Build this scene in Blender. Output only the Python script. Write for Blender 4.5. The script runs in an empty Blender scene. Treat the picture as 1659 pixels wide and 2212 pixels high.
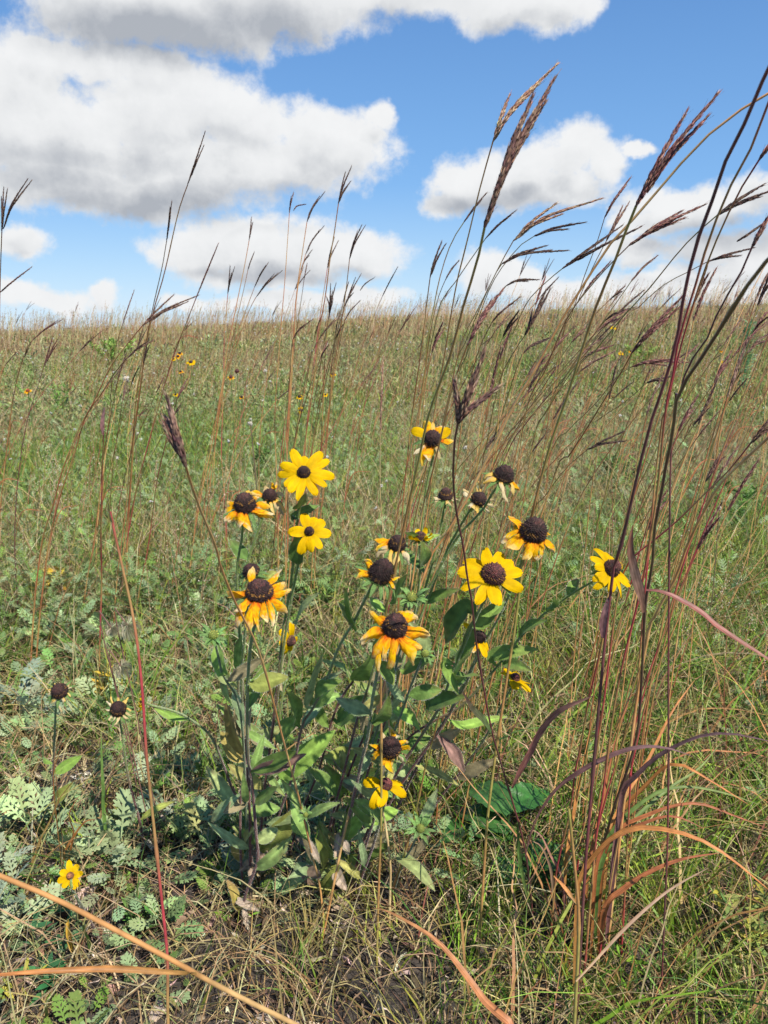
import bpy, math, random
import numpy as np
R = math.radians
rng = np.random.default_rng(7)
random.seed(7)
scene = bpy.context.scene
COL = scene.collection

# ------------------------------------------------------------------ camera model
FPX, CX, CY, CAMH = 1720.0, 829.5, 1106.0, 1.0
PITCH = R(14.2)
CAM = np.array([0.0, 0.0, CAMH])
FWD = np.array([0, math.cos(PITCH), -math.sin(PITCH)])
UPV = np.array([0, math.sin(PITCH), math.cos(PITCH)])
RGT = np.array([1.0, 0, 0])

def ray(px, py):
    return FWD + RGT * ((px - CX) / FPX) + UPV * ((CY - py) / FPX)
def at(px, py, D):                      # the point on that sight line at forward distance D
    d = ray(px, py)
    return CAM + d * (D / d[1])

def sstep(a, b, x):
    t = np.clip((x - a) / (b - a), 0, 1)
    return t * t * (3 - 2 * t)

def vnoise(x, y, seed=0):
    x = np.asarray(x, float); y = np.asarray(y, float)
    xi = np.floor(x).astype(np.int64); yi = np.floor(y).astype(np.int64)
    fx = x - xi; fy = y - yi
    fx = fx * fx * (3 - 2 * fx); fy = fy * fy * (3 - 2 * fy)
    def h(a, b):
        n = (a * 374761393 + b * 668265263 + seed * 974711) & 0xffffffff
        n = ((n ^ (n >> 13)) * 1274126177) & 0xffffffff
        return ((n ^ (n >> 16)) & 0xffff) / 65535.0
    return (h(xi, yi) * (1 - fx) + h(xi + 1, yi) * fx) * (1 - fy) + (h(xi, yi + 1) * (1 - fx) + h(xi + 1, yi + 1) * fx) * fy
def fbm(x, y, seed=0):
    return 0.55 * vnoise(x, y, seed) + 0.3 * vnoise(x * 2.1, y * 2.1, seed + 5) + 0.15 * vnoise(x * 4.3, y * 4.3, seed + 9)

CREST = 38.0
def ground_z(x, y):
    x = np.asarray(x, float); y = np.asarray(y, float)
    z = 0.05 * (fbm(x * 1.3, y * 1.3, 3) - 0.5)
    z = z + 0.02 * (fbm(x * 7, y * 7, 4) - 0.5)
    z = z + 0.036 * x * sstep(3, 26, y)
    z = z + 0.52 * sstep(6, 36, y) + (fbm(x * .12, y * .12, 8) - .5) * .5 * sstep(10, 34, y)
    z = z - 0.05 * np.maximum(y - CREST, 0) - 0.0006 * np.maximum(y - CREST, 0) ** 2
    return z
def gz(x, y): return float(ground_z(x, y))

# ------------------------------------------------------------------ materials
MATS = {}
def leaf_mat(name, rough=0.6, trans=0.25, spec=0.3, bump=0.0, nscale=60, namt=0.35, sheen=0.0):
    if name in MATS: return MATS[name]
    m = bpy.data.materials.new(name); m.use_nodes = True
    nt = m.node_tree; nt.nodes.clear()
    N = nt.nodes.new; L = nt.links.new
    out = N('ShaderNodeOutputMaterial'); p = N('ShaderNodeBsdfPrincipled')
    att = N('ShaderNodeAttribute'); att.attribute_name = 'Col'
    tc = N('ShaderNodeTexCoord'); noi = N('ShaderNodeTexNoise')
    noi.inputs['Scale'].default_value = nscale; noi.inputs['Detail'].default_value = 4
    L(tc.outputs['Object'], noi.inputs['Vector'])
    mr = N('ShaderNodeMapRange'); mr.inputs['To Min'].default_value = 1 - namt; mr.inputs['To Max'].default_value = 1 + namt
    mr.inputs['From Min'].default_value = .25; mr.inputs['From Max'].default_value = .75
    L(noi.outputs['Fac'], mr.inputs['Value'])
    vm = N('ShaderNodeVectorMath'); vm.operation = 'SCALE'
    L(att.outputs['Color'], vm.inputs[0]); L(mr.outputs['Result'], vm.inputs['Scale'])
    L(vm.outputs['Vector'], p.inputs['Base Color'])
    p.inputs['Roughness'].default_value = rough
    p.inputs['Specular IOR Level'].default_value = spec
    if sheen:
        p.inputs['Sheen Weight'].default_value = sheen
        p.inputs['Sheen Roughness'].default_value = .4
    if bump:
        b = N('ShaderNodeBump'); b.inputs['Strength'].default_value = bump; b.inputs['Distance'].default_value = .002
        n2 = N('ShaderNodeTexNoise'); n2.inputs['Scale'].default_value = nscale * 6
        L(tc.outputs['Object'], n2.inputs['Vector']); L(n2.outputs['Fac'], b.inputs['Height']); L(b.outputs['Normal'], p.inputs['Normal'])
    if trans > 0:
        t = N('ShaderNodeBsdfTranslucent'); L(vm.outputs['Vector'], t.inputs['Color'])
        mx = N('ShaderNodeMixShader'); mx.inputs[0].default_value = trans
        L(p.outputs[0], mx.inputs[1]); L(t.outputs[0], mx.inputs[2]); L(mx.outputs[0], out.inputs[0])
    else:
        L(p.outputs[0], out.inputs[0])
    MATS[name] = m
    return m
M_BLADE = leaf_mat('grass_blade', .5, .3, .35, 0, 90, .3)
M_STEM = leaf_mat('grass_stem', .45, 0, .4, 0, 70, .3)
M_SEED = leaf_mat('seed_spikelet', .7, .1, .2, 0, 300, .5)
M_LEAF = leaf_mat('hairy_leaf', .65, .25, .2, .5, 90, .3, .08)
M_SAGE = leaf_mat('sage_leaf', .8, .2, .15, 0, 60, .2)
M_PETAL = leaf_mat('petal', .6, .4, .10, .3, 120, .12)
M_CONE = leaf_mat('cone', .55, 0, .45, .6, 700, .5)
M_LITTER = leaf_mat('litter', .85, .1, .1, .4, 120, .4)
M_HAIRY = leaf_mat('hairy_stem', .7, 0, .2, .6, 250, .35, .4)

def ground_mat():
    m = bpy.data.materials.new('prairie_soil'); m.use_nodes = True
    nt = m.node_tree; p = nt.nodes['Principled BSDF']; N = nt.nodes.new; L = nt.links.new
    tc = N('ShaderNodeTexCoord')
    n1 = N('ShaderNodeTexNoise'); n1.inputs['Scale'].default_value = 3.0; n1.inputs['Detail'].default_value = 12
    n2 = N('ShaderNodeTexNoise'); n2.inputs['Scale'].default_value = 70.0; n2.inputs['Detail'].default_value = 8
    L(tc.outputs['Object'], n1.inputs['Vector']); L(tc.outputs['Object'], n2.inputs['Vector'])
    mul = N('ShaderNodeMath'); mul.operation = 'MULTIPLY_ADD'; mul.inputs[1].default_value = .5
    L(n1.outputs['Fac'], mul.inputs[0])
    m2 = N('ShaderNodeMath'); m2.operation = 'MULTIPLY'; m2.inputs[1].default_value = .5
    L(n2.outputs['Fac'], m2.inputs[0]); L(m2.outputs[0], mul.inputs[2])
    cr = N('ShaderNodeValToRGB'); L(mul.outputs[0], cr.inputs[0])
    e = cr.color_ramp.elements
    e[0].position = .38; e[0].color = (.014, .011, .010, 1)
    e[1].position = .62; e[1].color = (.075, .060, .050, 1)
    L(cr.outputs[0], p.inputs['Base Color']); p.inputs['Roughness'].default_value = .95
    b = N('ShaderNodeBump'); b.inputs['Strength'].default_value = .9; b.inputs['Distance'].default_value = .02
    L(n2.outputs['Fac'], b.inputs['Height']); L(b.outputs['Normal'], p.inputs['Normal'])
    return m

# ------------------------------------------------------------------ mesh buffer
ORIGIN = {}
class MB:
    def __init__(s): s.V = []; s.F4 = []; s.F3 = []; s.C = []; s.n = 0
    def add(s, V, F, C):
        V = np.asarray(V, float).reshape(-1, 3); F = np.asarray(F, np.int64)
        C = np.asarray(C, float)
        if C.ndim == 1: C = np.tile(C, (len(V), 1))
        C = C.reshape(-1, 3)
        (s.F4 if F.shape[1] == 4 else s.F3).append(F + s.n)
        s.V.append(V); s.C.append(C); s.n += len(V)
    def addmore(s, F, base):
        F = np.asarray(F, np.int64); (s.F4 if F.shape[1] == 4 else s.F3).append(F + base)
    def build(s, name, mat, parent=None, smooth=True):
        V = np.concatenate(s.V); C = np.clip(np.concatenate(s.C), 0, 1)
        if parent is not None: V = V - ORIGIN[parent]
        me = bpy.data.meshes.new(name)
        me.vertices.add(len(V)); me.vertices.foreach_set('co', V.astype(np.float32).ravel())
        f4 = np.concatenate(s.F4) if s.F4 else np.zeros((0, 4), np.int64)
        f3 = np.concatenate(s.F3) if s.F3 else np.zeros((0, 3), np.int64)
        loops = np.concatenate([f4.ravel(), f3.ravel()]).astype(np.int32)
        me.loops.add(len(loops)); me.loops.foreach_set('vertex_index', loops)
        npoly = len(f4) + len(f3)
        me.polygons.add(npoly)
        st = np.concatenate([np.arange(len(f4)) * 4, len(f4) * 4 + np.arange(len(f3)) * 3]).astype(np.int32)
        me.polygons.foreach_set('loop_start', st)
        me.update(calc_edges=True)
        if smooth: me.polygons.foreach_set('use_smooth', np.ones(npoly, bool))
        ca = me.color_attributes.new('Col', 'FLOAT_COLOR', 'POINT')
        ca.data.foreach_set('color', np.concatenate([C, np.ones((len(C), 1))], 1).astype(np.float32).ravel())
        me.materials.append(mat)
        o = bpy.data.objects.new(name, me); COL.objects.link(o)
        if parent is not None:
            o.parent = parent; ORIGIN[o] = ORIGIN[parent]
        else: ORIGIN[o] = np.zeros(3)
        return o

def thing(name, loc, label, cat, group=None):
    o = bpy.data.objects.new(name, None); COL.objects.link(o)
    o.empty_display_size = .05
    o.location = tuple(loc); ORIGIN[o] = np.array(loc, float)
    o['label'] = label; o['category'] = cat
    if group: o['group'] = group
    return o
def setting(o, label=None, kind='structure', cat=None):
    o['kind'] = kind
    if label: o['label'] = label
    o['category'] = cat or o.name.split('.')[0].replace('_', ' ')

def unit(v):
    v = np.asarray(v, float); return v / (np.linalg.norm(v, axis=-1, keepdims=True) + 1e-12)

def smooth_line(P, n):
    P = np.asarray(P, float)
    if len(P) == 2:
        t = np.linspace(0, 1, n)[:, None]; return P[0] * (1 - t) + P[1] * t
    Q = np.vstack([2 * P[0] - P[1], P, 2 * P[-1] - P[-2]])
    seg = np.linalg.norm(np.diff(P, axis=0), axis=1); cum = np.concatenate([[0], np.cumsum(seg)])
    out = []
    for s in np.linspace(0, cum[-1] * .99999, n):
        i = min(np.searchsorted(cum, s, 'right') - 1, len(seg) - 1)
        t = (s - cum[i]) / max(seg[i], 1e-9)
        a, b, c, d = Q[i], Q[i + 1], Q[i + 2], Q[i + 3]
        out.append(.5 * ((2 * b) + (-a + c) * t + (2 * a - 5 * b + 4 * c - d) * t * t + (-a + 3 * b - 3 * c + d) * t ** 3))
    return np.array(out)

def tube(mb, P, Rr, C, sides=6):
    P = np.asarray(P, float); k = len(P)
    Rr = np.broadcast_to(np.asarray(Rr, float), (k,))
    T = unit(np.gradient(P, axis=0))
    ref = np.array([0.31, 0.9, 0.17]) if abs(T[0] @ unit([0.31, .9, .17])) < .9 else np.array([1.0, 0, 0])
    A = unit(np.cross(T, ref)); B = np.cross(T, A)
    a = np.linspace(0, 2 * np.pi, sides, endpoint=False)
    V = P[:, None] + Rr[:, None, None] * (np.cos(a)[None, :, None] * A[:, None] + np.sin(a)[None, :, None] * B[:, None])
    i = np.arange(k - 1)[:, None]; j = np.arange(sides)[None]
    F = np.stack([i * sides + j, i * sides + (j + 1) % sides, (i + 1) * sides + (j + 1) % sides, (i + 1) * sides + j], -1).reshape(-1, 4)
    C = np.asarray(C, float)
    if C.ndim == 1: C = np.tile(C, (k, 1))
    mb.add(V, F, np.repeat(C, sides, 0))

def ribbons(mb, P, S, W, C, fold=0.0, Nn=None):
    """P n,k,3 centre lines; S n,k,3 or n,3 side dirs; W n,k half widths; C n,3 or n,k,3"""
    n, k, _ = P.shape
    if S.ndim == 2: S = np.repeat(S[:, None], k, 1)
    if C.ndim == 2: C = np.repeat(C[:, None], k, 1)
    W = W[..., None]
    if fold:
        T = unit(np.gradient(P, axis=1)); Nn = unit(np.cross(S, T))
        V = np.stack([P - S * W + Nn * W * fold, P, P + S * W + Nn * W * fold], 2); m = 3
    else:
        V = np.stack([P - S * W, P + S * W], 2); m = 2
    base = (np.arange(n) * k * m)[:, None, None]; i = np.arange(k - 1)[None, :, None]; j = np.arange(m - 1)[None, None]
    a = base + i * m + j
    F = np.stack([a, a + 1, a + m + 1, a + m], -1).reshape(-1, 4)
    mb.add(V, F, np.repeat(C[:, :, None], m, 2))

def instances(mb, PV, PF, M, T, C):
    n = len(T); m = len(PV)
    V = np.einsum('nij,mj->nmi', M, PV) + T[:, None]
    F = (PF[None] + (np.arange(n) * m)[:, None, None]).reshape(-1, PF.shape[1])
    if C.ndim == 2: C = np.repeat(C[:, None], m, 1)
    mb.add(V, F, C)

def frames(ax, roll=None):
    """rotation matrices whose local +X follows ax (n,3)"""
    ax = unit(ax); n = len(ax)
    ref = np.tile([0, 0, 1.0], (n, 1)); ref[np.abs(ax[:, 2]) > .95] = [1, 0, 0]
    y = unit(np.cross(ref, ax)); z = np.cross(ax, y)
    if roll is not None:
        c, s = np.cos(roll)[:, None], np.sin(roll)[:, None]
        y, z = y * c + z * s, z * c - y * s
    return np.stack([ax, y, z], -1)

def jit(c, n, a=.15, rg=None):
    rg = rg or rng
    c = np.asarray(c, float)
    base = np.tile(c, (n, 1)) if c.ndim == 1 else c
    return np.clip(base * (1 + rg.normal(0, a, (n, 1))) * (1 + rg.normal(0, a * .35, (n, 3))), 0.004, .95)
def pick(pal, n, p=None):
    pal = np.asarray(pal, float); return pal[rng.choice(len(pal), n, p=p)]

# ------------------------------------------------------------------ bluestem stalks
SPK_V = np.array([[0, 0, 0], [.35, .12, 0], [.35, 0, .09], [.35, -.12, 0], [.35, 0, -.09], [1, 0, 0]])
SPK_F = np.array([[0, 1, 2], [0, 2, 3], [0, 3, 4], [0, 4, 1], [5, 2, 1], [5, 3, 2], [5, 4, 3], [5, 1, 4]])
SEEDPAL = {
 'dark': [[.055, .028, .03], [.085, .045, .04], [.12, .07, .05], [.05, .04, .035], [.17, .11, .075]],
 'brown': [[.11, .055, .045], [.16, .085, .06], [.22, .13, .09], [.09, .045, .045], [.28, .19, .13]],
 'pale': [[.30, .16, .10], [.38, .24, .15], [.24, .11, .09], [.45, .32, .2]],
 'rose': [[.16, .06, .055], [.22, .10, .08], [.12, .05, .05], [.3, .18, .13]],
}
def seed_spike(mb, P, tone, size=1.0, dense=1.0, fat=1.0):
    """one finger of a head: overlapping pointed spikelets pressed round a slim spindle"""
    P = smooth_line(P, 24); seg = np.linalg.norm(np.diff(P, axis=0), axis=1).sum()
    tt = np.linspace(0, 1, 24); ph = np.clip(tt * .88 + .10, 0, 1)
    prof24 = np.sin(np.pi * ph ** .8) ** .8 * .9 + .06
    Rr = .0017 * size * fat * prof24
    pal = np.array(SEEDPAL[tone])
    cc = pal[rng.integers(0, len(pal), 24)] * .75
    tube(mb, P, Rr * .95, cc, 6)
    n = max(26, int(seg / .0011 * dense))
    t = (np.arange(n) + rng.uniform(-.5, .5, n)).clip(0) / n * .985; idx = t * 23; i = idx.astype(int).clip(0, 22); f = (idx - i)[:, None]
    pos = P[i] * (1 - f) + P[i + 1] * f
    T = unit(np.gradient(P, axis=0))[i]
    a = np.arange(n) * 2.4 + rng.normal(0, .3, n)
    ref = unit(np.cross(T, [0.2, .9, .3])); b = np.cross(T, ref)
    out = ref * np.cos(a)[:, None] + b * np.sin(a)[:, None]
    rr = np.interp(t, tt, Rr)
    ax = unit(T + out * rng.uniform(.02, .13, n)[:, None])
    ln = rng.uniform(.0060, .0095, n) * (.6 + .4 * size)
    wd = (.0050 + rr * 1.0) * rng.uniform(.7, 1.1, n)
    M = frames(ax, rng.uniform(0, 6.28, n)) * np.stack([ln, wd, wd], -1)[:, None, :]
    C = jit(pal[rng.integers(0, len(pal), n)], n, .2)
    instances(mb, SPK_V, SPK_F, M, pos + out * (rr * .8)[:, None], C)
    k = n // 4; s_ = pos[:k * 4:4][:k]; aa = ax[:k * 4:4][:k]; oo = out[:k * 4:4][:k]
    PP = np.stack([s_ + aa * .005 + oo * .001, s_ + aa * .012 + oo * .0028], 1)
    ribbons(mb, PP, unit(np.cross(aa, oo)), np.full((k, 2), .00014), jit(pal[2] * 1.2, k, .2))

STEMPAL = {
 'rust': ([.40, .15, .06], [.26, .07, .045], [.44, .26, .09]),
 'olive': ([.34, .29, .08], [.24, .24, .06], [.42, .22, .08]),
 'purple': ([.17, .05, .055], [.22, .07, .06], [.11, .05, .05]),
 'orange': ([.62, .31, .11], [.54, .21, .09], [.64, .40, .16]),
 'straw': ([.58, .41, .19], [.54, .34, .14], [.62, .48, .25]),
 'red': ([.38, .05, .06], [.28, .05, .05], [.36, .22, .08]),
 'dark': ([.09, .045, .045], [.13, .06, .05], [.17, .12, .06]),
}
def stem_cols(n, key, nodes=4):
    pal = np.array(STEMPAL[key]); t = np.linspace(0, 1, n) * nodes; ph = t % 1
    c = np.where((ph < .45)[:, None], pal[0], np.where((ph < .9)[:, None], pal[2], pal[1]))
    k = np.array([.25, .5, .25]); cc = c.copy()
    for _ in range(2): cc[1:-1] = .25 * cc[:-2] + .5 * cc[1:-1] + .25 * cc[2:]
    return cc
def thick_for(n, r0, r1, nodes):
    r = np.linspace(r0, r1, n); t = np.linspace(0, 1, n) * nodes
    return r * (1 + .45 * np.exp(-((t % 1 - .5) / .03) ** 2) * (t > .2))

def leaf_blade(mb, P, w, c, fold=.35, twist=0.0, n=14, face=None):
    """long narrow grass leaf along P (3d points), w half width"""
    P = smooth_line(P, n); T = unit(np.gradient(P, axis=0))
    n = max(n, 26) if w >= .002 else n
    if n != len(P): P = smooth_line(P, n); T = unit(np.gradient(P, axis=0))
    if face is None: face = unit(np.array([rng.normal(0, .4), -.7, .7]))
    S = unit(np.cross(T, face))
    t = np.linspace(0, 1, n)
    if twist:
        B = np.cross(T, S); a = (twist * t)[:, None]; S = unit(S * np.cos(a) + B * np.sin(a))
    W = w * np.minimum(1, .3 + 2 * t) * (1 - t ** 2.2) ** .8 + .0002
    c = np.asarray(c, float)
    if c.ndim == 1: C = np.tile(c, (n, 1))
    else:
        C = np.array([np.interp(t, np.linspace(0, 1, len(c)), c[:, j]) for j in range(3)]).T
    if w < .002:
        ribbons(mb, P[None], S[None], W[None], C[None], fold); return
    Nn = np.cross(S, T); u = np.linspace(-1, 1, 9); nu = 9
    rag = 1 + rng.normal(0, .05, (n, nu)) * (np.abs(u) > .9)
    V = P[:, None] + S[:, None] * (W[:, None] * u * rag)[..., None] + Nn[:, None] * (W[:, None] * (fold * np.abs(u) ** 1.3 + .07 * np.cos(u * 14)))[..., None]
    rib = np.array([.78, 1.12, .86, 1.15, .66, 1.12, .84, 1.14, .8])
    blot = 1 + .22 * np.sin(t * 31 + rng.uniform(0, 6))[:, None] * np.sin(u * 3 + rng.uniform(0, 6))[None]
    C3 = C[:, None] * (rib * blot * (1 + rng.normal(0, .06, (n, nu))))[..., None]
    edge = (rng.random((n, nu)) < .25) & (np.abs(u) > .7); C3 = np.where(edge[..., None], C3 * .55, C3)
    i = np.arange(n - 1)[:, None]; j = np.arange(nu - 1)[None]
    mb.add(V, np.stack([i * nu + j, i * nu + j + 1, (i + 1) * nu + j + 1, (i + 1) * nu + j], -1).reshape(-1, 4), C3)

BLUEG = 'big bluestem stalks'
def line3(pts, D0, D1, root=True):
    """px points from the top down; D0 at the first, D1 at the last; runs on to the ground"""
    pts = np.asarray(pts, float)
    L = np.concatenate([[0], np.cumsum(np.linalg.norm(np.diff(pts, axis=0), axis=1))]); L = L / L[-1]
    D = D0 + (D1 - D0) * L
    P = [at(x, y, d) for (x, y), d in zip(pts, D)]
    if root:
        a, b = P[-2], P[-1]; g = gz(b[0], b[1])
        h = b[2] - g
        if h > 0.01:
            dv = (b - a); dv = dv / max(-dv[2], .15 * np.linalg.norm(dv))
            dv[:2] = np.clip(dv[:2], -.35, .35)
            q = b + np.array([dv[0] * h * .7, dv[1] * h * .4, 0]); q[2] = gz(q[0], q[1]) - .01
            P.append((b * .5 + q * .5) + np.array([dv[0], dv[1], 0]) * h * .06); P.append(q)
        else: P[-1][2] = min(P[-1][2], g - .005)
    return np.array(P)

def stalk(label, pts, D0, D1, heads, tone='dark', color='rust', r=.0011, leaves=(), seedsize=1.0, group=BLUEG, cat='grass stalk', dens=1.0, fat=1.0, nodes=4):
    P = line3(pts, D0, D1); root = P[-1]
    o = thing('bluestem_stalk', root, label, cat, group)
    Q = smooth_line(P[::-1], 44)
    tq = np.linspace(0, 1, 44) * nodes; kd = rng.normal(0, 1, (nodes + 3, 3)) * .0035 * (D0 ** .5)
    ki = tq.astype(int); Q = Q + (kd[ki] * (1 - (tq % 1))[:, None] + kd[ki + 1] * (tq % 1)[:, None]) * np.sin(np.pi * np.linspace(0, 1, 44))[:, None]
    mb = MB(); tube(mb, Q, thick_for(44, r * (1.25 if D0 < 1.5 else 1.6), r * (.66 if D0 < 1.5 else .85), nodes), stem_cols(44, color, nodes), 6)
    mb.build('stem', M_STEM, o)
    top = P[0]; dv = unit(P[0] - P[1])
    for h in heads:
        (tx, ty) = h[:2]; off = h[2] if len(h) > 2 else 0.0        # off: where along the head it branches
        tip = at(tx, ty, D0 * (1 + rng.uniform(-.03, .03)))
        b0 = top + (tip - top) * off if off else top.copy()
        ln = np.linalg.norm(tip - b0)
        mid = b0 + dv * ln * .45 + (tip - b0 - dv * ln) * .12
        s = MB(); seed_spike(s, np.array([b0, mid, b0 * .25 + tip * .75 + (mid - b0) * 0 , tip]) if False else np.array([b0, .5 * mid + .5 * (b0 * .55 + tip * .45), tip]), tone, seedsize, dens, fat)
        s.build('seed_spike', M_SEED, o)
    for lf in leaves:       # (list of px points, D start, D end, halfwidth m, colour or gradient)
        mbl = MB(); pp = np.array(lf[0], float); Ds = np.linspace(lf[1], lf[2], len(pp))
        leaf_blade(mbl, np.array([at(x, y, d) for (x, y), d in zip(pp, Ds)]), lf[3], np.array(lf[4]), twist=lf[5] if len(lf) > 5 else 0.0)
        mbl.build('leaf_blade', M_BLADE, o)
    return o
LT = []
exec_list = LT
PURP = [[.19, .09, .09], [.26, .13, .12], [.22, .13, .13]]
ORNG = [[.34, .20, .06], [.55, .24, .07], [.58, .22, .07]]
PINK = [[.60, .26, .20], [.50, .22, .17], [.40, .22, .16]]
RUSTL = [[.40, .17, .06], [.45, .16, .06], [.36, .12, .06]]
GRNL = [[.10, .18, .04], [.14, .24, .06], [.22, .26, .08]]

# ---- left of the picture
stalk('tallest bluestem stalk left of centre, dark forked head high against the big white cloud', [(405,400),(385,460),(356,590),(334,668),(318,740),(303,830),(292,901),(286,1000),(281,1100)], 2.1, 2.5, [(443,285),(440,315,.2),(425,345,.15)], 'dark', 'rust', .0016)
stalk('shorter thin stalk with one narrow dark spike, beside the tallest left stalk', [(360,520),(350,580),(332,660),(318,730),(298,850),(289,970),(276,1120)], 2.1, 2.6, [(371,435),(367,450,.1)], 'dark', 'rust', .0013)
stalk('rusty stalk whose single brown spike crosses the low cloud right of the tallest left stalk', [(425,640),(405,690),(376,765),(342,881),(320,960),(299,1037),(286,1105)], 2.2, 2.5, [(472,525),(462,550,.1)], 'rose', 'red', .0015, [([(374,765),(385,738),(402,726),(430,730)],2.3,2.2,.003,RUSTL)])
stalk('short reddish stalk with one dark spike just breaking the horizon at left', [(265,700),(255,735),(247,770),(242,840),(240,900)], 2.7, 2.9, [(290,627)], 'rose', 'rust', .0013)
stalk('arching stalk at left with brushy purple spikes bent right along the horizon', [(308,703),(270,750),(238,793),(206,858),(177,908),(150,970),(129,1031),(116,1089),(99,1140),(88,1194)], 1.75, 2.0, [(375,637),(428,638),(405,652,.2),(388,660,.1)], 'brown', 'rust', .0015)
stalk('lower arching stalk at left with one thin spike, twin of the brushy arching stalk', [(272,776),(248,806),(224,844),(186,900),(163,970),(146,1017),(126,1072),(102,1167)], 1.8, 2.0, [(330,735),(318,738,.1)], 'brown', 'rust', .0015)
stalk('low leaning stalk with a brown spike under the horizon near the left edge', [(70,735),(58,752),(40,800),(28,850),(20,900)], 2.6, 2.8, [(137,689),(125,692,.1)], 'rose', 'rust', .0013)
stalk('stalk at the left edge with a dark upright tuft and one spike reaching right', [(4,500),(1,560),(-3,650),(-6,760),(-10,900)], 1.9, 2.2, [(8,405),(16,408),(3,425),(68,390,.05),(60,386,.1)], 'dark', 'rust', .0013)
stalk('thin pale spike leaning in from the left edge above the low cloud', [(0,632),(-20,655),(-50,700),(-80,800)], 2.0, 2.3, [(68,577)], 'rose', 'rust', .001)
stalk('straight bare red stalk at left ending in a purple upright leaf', [(224,935),(222,980),(220,1060),(219,1150),(221,1250)], 1.7, 1.9, [], 'rose', 'red', .0015, [([(223,940),(221,915),(226,878)],1.7,1.7,.005,PURP)])
stalk('near blurred stalk with a fat dark head tilted left before the sage at left', [(401,1007),(408,1031),(432,1099),(466,1180),(478,1227),(510,1305),(548,1378),(572,1443),(598,1536),(623,1632),(649,1735),(669,1824),(690,1905)], .52, 1.1, [(360,854),(354,900,.15),(366,905),(352,915,.3)], 'brown', 'orange', .0014, seedsize=1.0, fat=1.5)
stalk('near thin stalk from the bottom left, olive on top and red in its middle', [(238,1105),(248,1150),(262,1210),(285,1310),(300,1400),(311,1510),(319,1640),(333,1830),(345,2000),(352,2110),(360,2230)], .62, .62, [], 'rose', 'red', .0016, [([(244,1130),(238,1110),(234,1088)],.62,.6,.0022,[[.25,.2,.08],[.3,.22,.1]])])
# ---- centre group
stalk('thin stalk with one short dark spike alone against the middle cloud', [(538,520),(530,565),(520,615),(505,690),(490,766),(478,847),(466,908),(452,980),(442,1024),(432,1072)], 2.6, 2.6, [(543,470),(546,480,.1)], 'dark', 'rust', .0014)
stalk('thin stalk with a tiny spike just right of the lone dark spike', [(535,585),(527,620),(515,670),(500,740),(486,810)], 2.7, 2.8, [(549,545)], 'dark', 'rust', .0012)
stalk('thin stalk with a small two-pronged head left of the middle stalks', [(492,635),(487,680),(483,720),(480,833),(482,960),(486,1071)], 2.7, 2.7, [(497,575),(507,576),(500,590)], 'dark', 'red', .0012)
stalk('leaning stalk with a slim dark head, left of the feathery drooping head', [(550,620),(535,660),(518,710),(500,780),(480,850),(460,930)], 2.8, 2.9, [(580,567),(574,573)], 'dark', 'rust', .0012)
stalk('leaning stalk with a feathery dark head tipped right above the horizon, left of centre', [(553,642),(540,665),(525,705),(505,770),(482,850),(470,920)], 2.7, 2.8, [(609,585),(600,590,.1),(592,592,.1)], 'dark', 'rust', .0013)
stalk('tall pale stalk whose broken head sends one spike out sideways', [(625,460),(620,530),(614,620),(608,700),(602,800),(598,880),(598,960)], 2.5, 2.5, [(634,417),(660,441,.25),(629,425)], 'rose', 'rust', .0012)
stalk('tall centre stalk with a double dark head, right of the broken-headed stalk', [(663,480),(652,545),(640,620),(634,690),(630,760),(627,850),(623,950)], 2.4, 2.4, [(701,415),(690,424,.1),(680,440)], 'dark', 'rust', .0014)
stalk('bent stalk with a thin head bowed right under the double dark head', [(660,550),(650,590),(638,650),(634,720),(630,800)], 2.5, 2.5, [(700,488),(690,497,.1)], 'dark', 'rust', .0012)
stalk('stalk with a stubby dark head low among the centre stalks', [(650,583),(644,620),(637,690),(633,760),(628,860)], 2.6, 2.6, [(674,540),(668,552,.1)], 'dark', 'rust', .0012)
stalk('tallest of the centre stalks, with two dark spikes one above the other', [(731,440),(722,500),(712,560),(702,640),(690,710),(680,800),(667,890),(655,970)], 2.1, 2.3, [(759,360),(757,392,.1),(746,372),(752,400)], 'dark', 'rust', .0015)
stalk('thin stalk with a faint forked head, just right of the two-spiked centre stalk', [(707,580),(700,630),(692,690),(684,780),(674,880)], 2.5, 2.5, [(731,520),(722,512)], 'brown', 'red', .0012)
stalk('curved stalk with a dark comb head, rightmost tall one of the centre stalks', [(755,560),(748,620),(740,680),(728,760),(714,850),(704,930)], 2.2, 2.4, [(789,487),(781,487,.05),(772,500)], 'dark', 'rust', .0013)
stalk('short stalk with two small spikes spreading right by the horizon, centre', [(748,655),(738,690),(727,740),(718,800)], 2.7, 2.8, [(780,592),(808,600,.5),(768,600)], 'dark', 'rust', .0011)
stalk('stalk with a thick black tuft right at the horizon line, centre', [(711,676),(706,720),(702,780),(698,850)], 2.3, 2.4, [(726,612),(714,614),(718,630),(705,640)], 'dark', 'rust', .0013)
stalk('short leaning stalk with one spike over the low cloud right of centre', [(826,640),(808,680),(784,740),(765,800)], 2.7, 2.8, [(859,577)], 'dark', 'rust', .0011)
stalk('low stalk with a brushy brown head under the horizon, left of the black tuft', [(632,735),(626,780),(620,850)], 2.4, 2.5, [(675,690),(668,696)], 'brown', 'rust', .0012)
stalk('low stalk with a brown head leaning right below the black tuft', [(688,735),(672,765),(660,830)], 2.4, 2.5, [(737,680),(722,690)], 'brown', 'rust', .0012)
stalk('low stalk with a narrow dark spike between the black tuft and the curved comb head', [(745,692),(735,730),(722,800)], 2.5, 2.6, [(777,650)], 'dark', 'rust', .0012)
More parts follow.
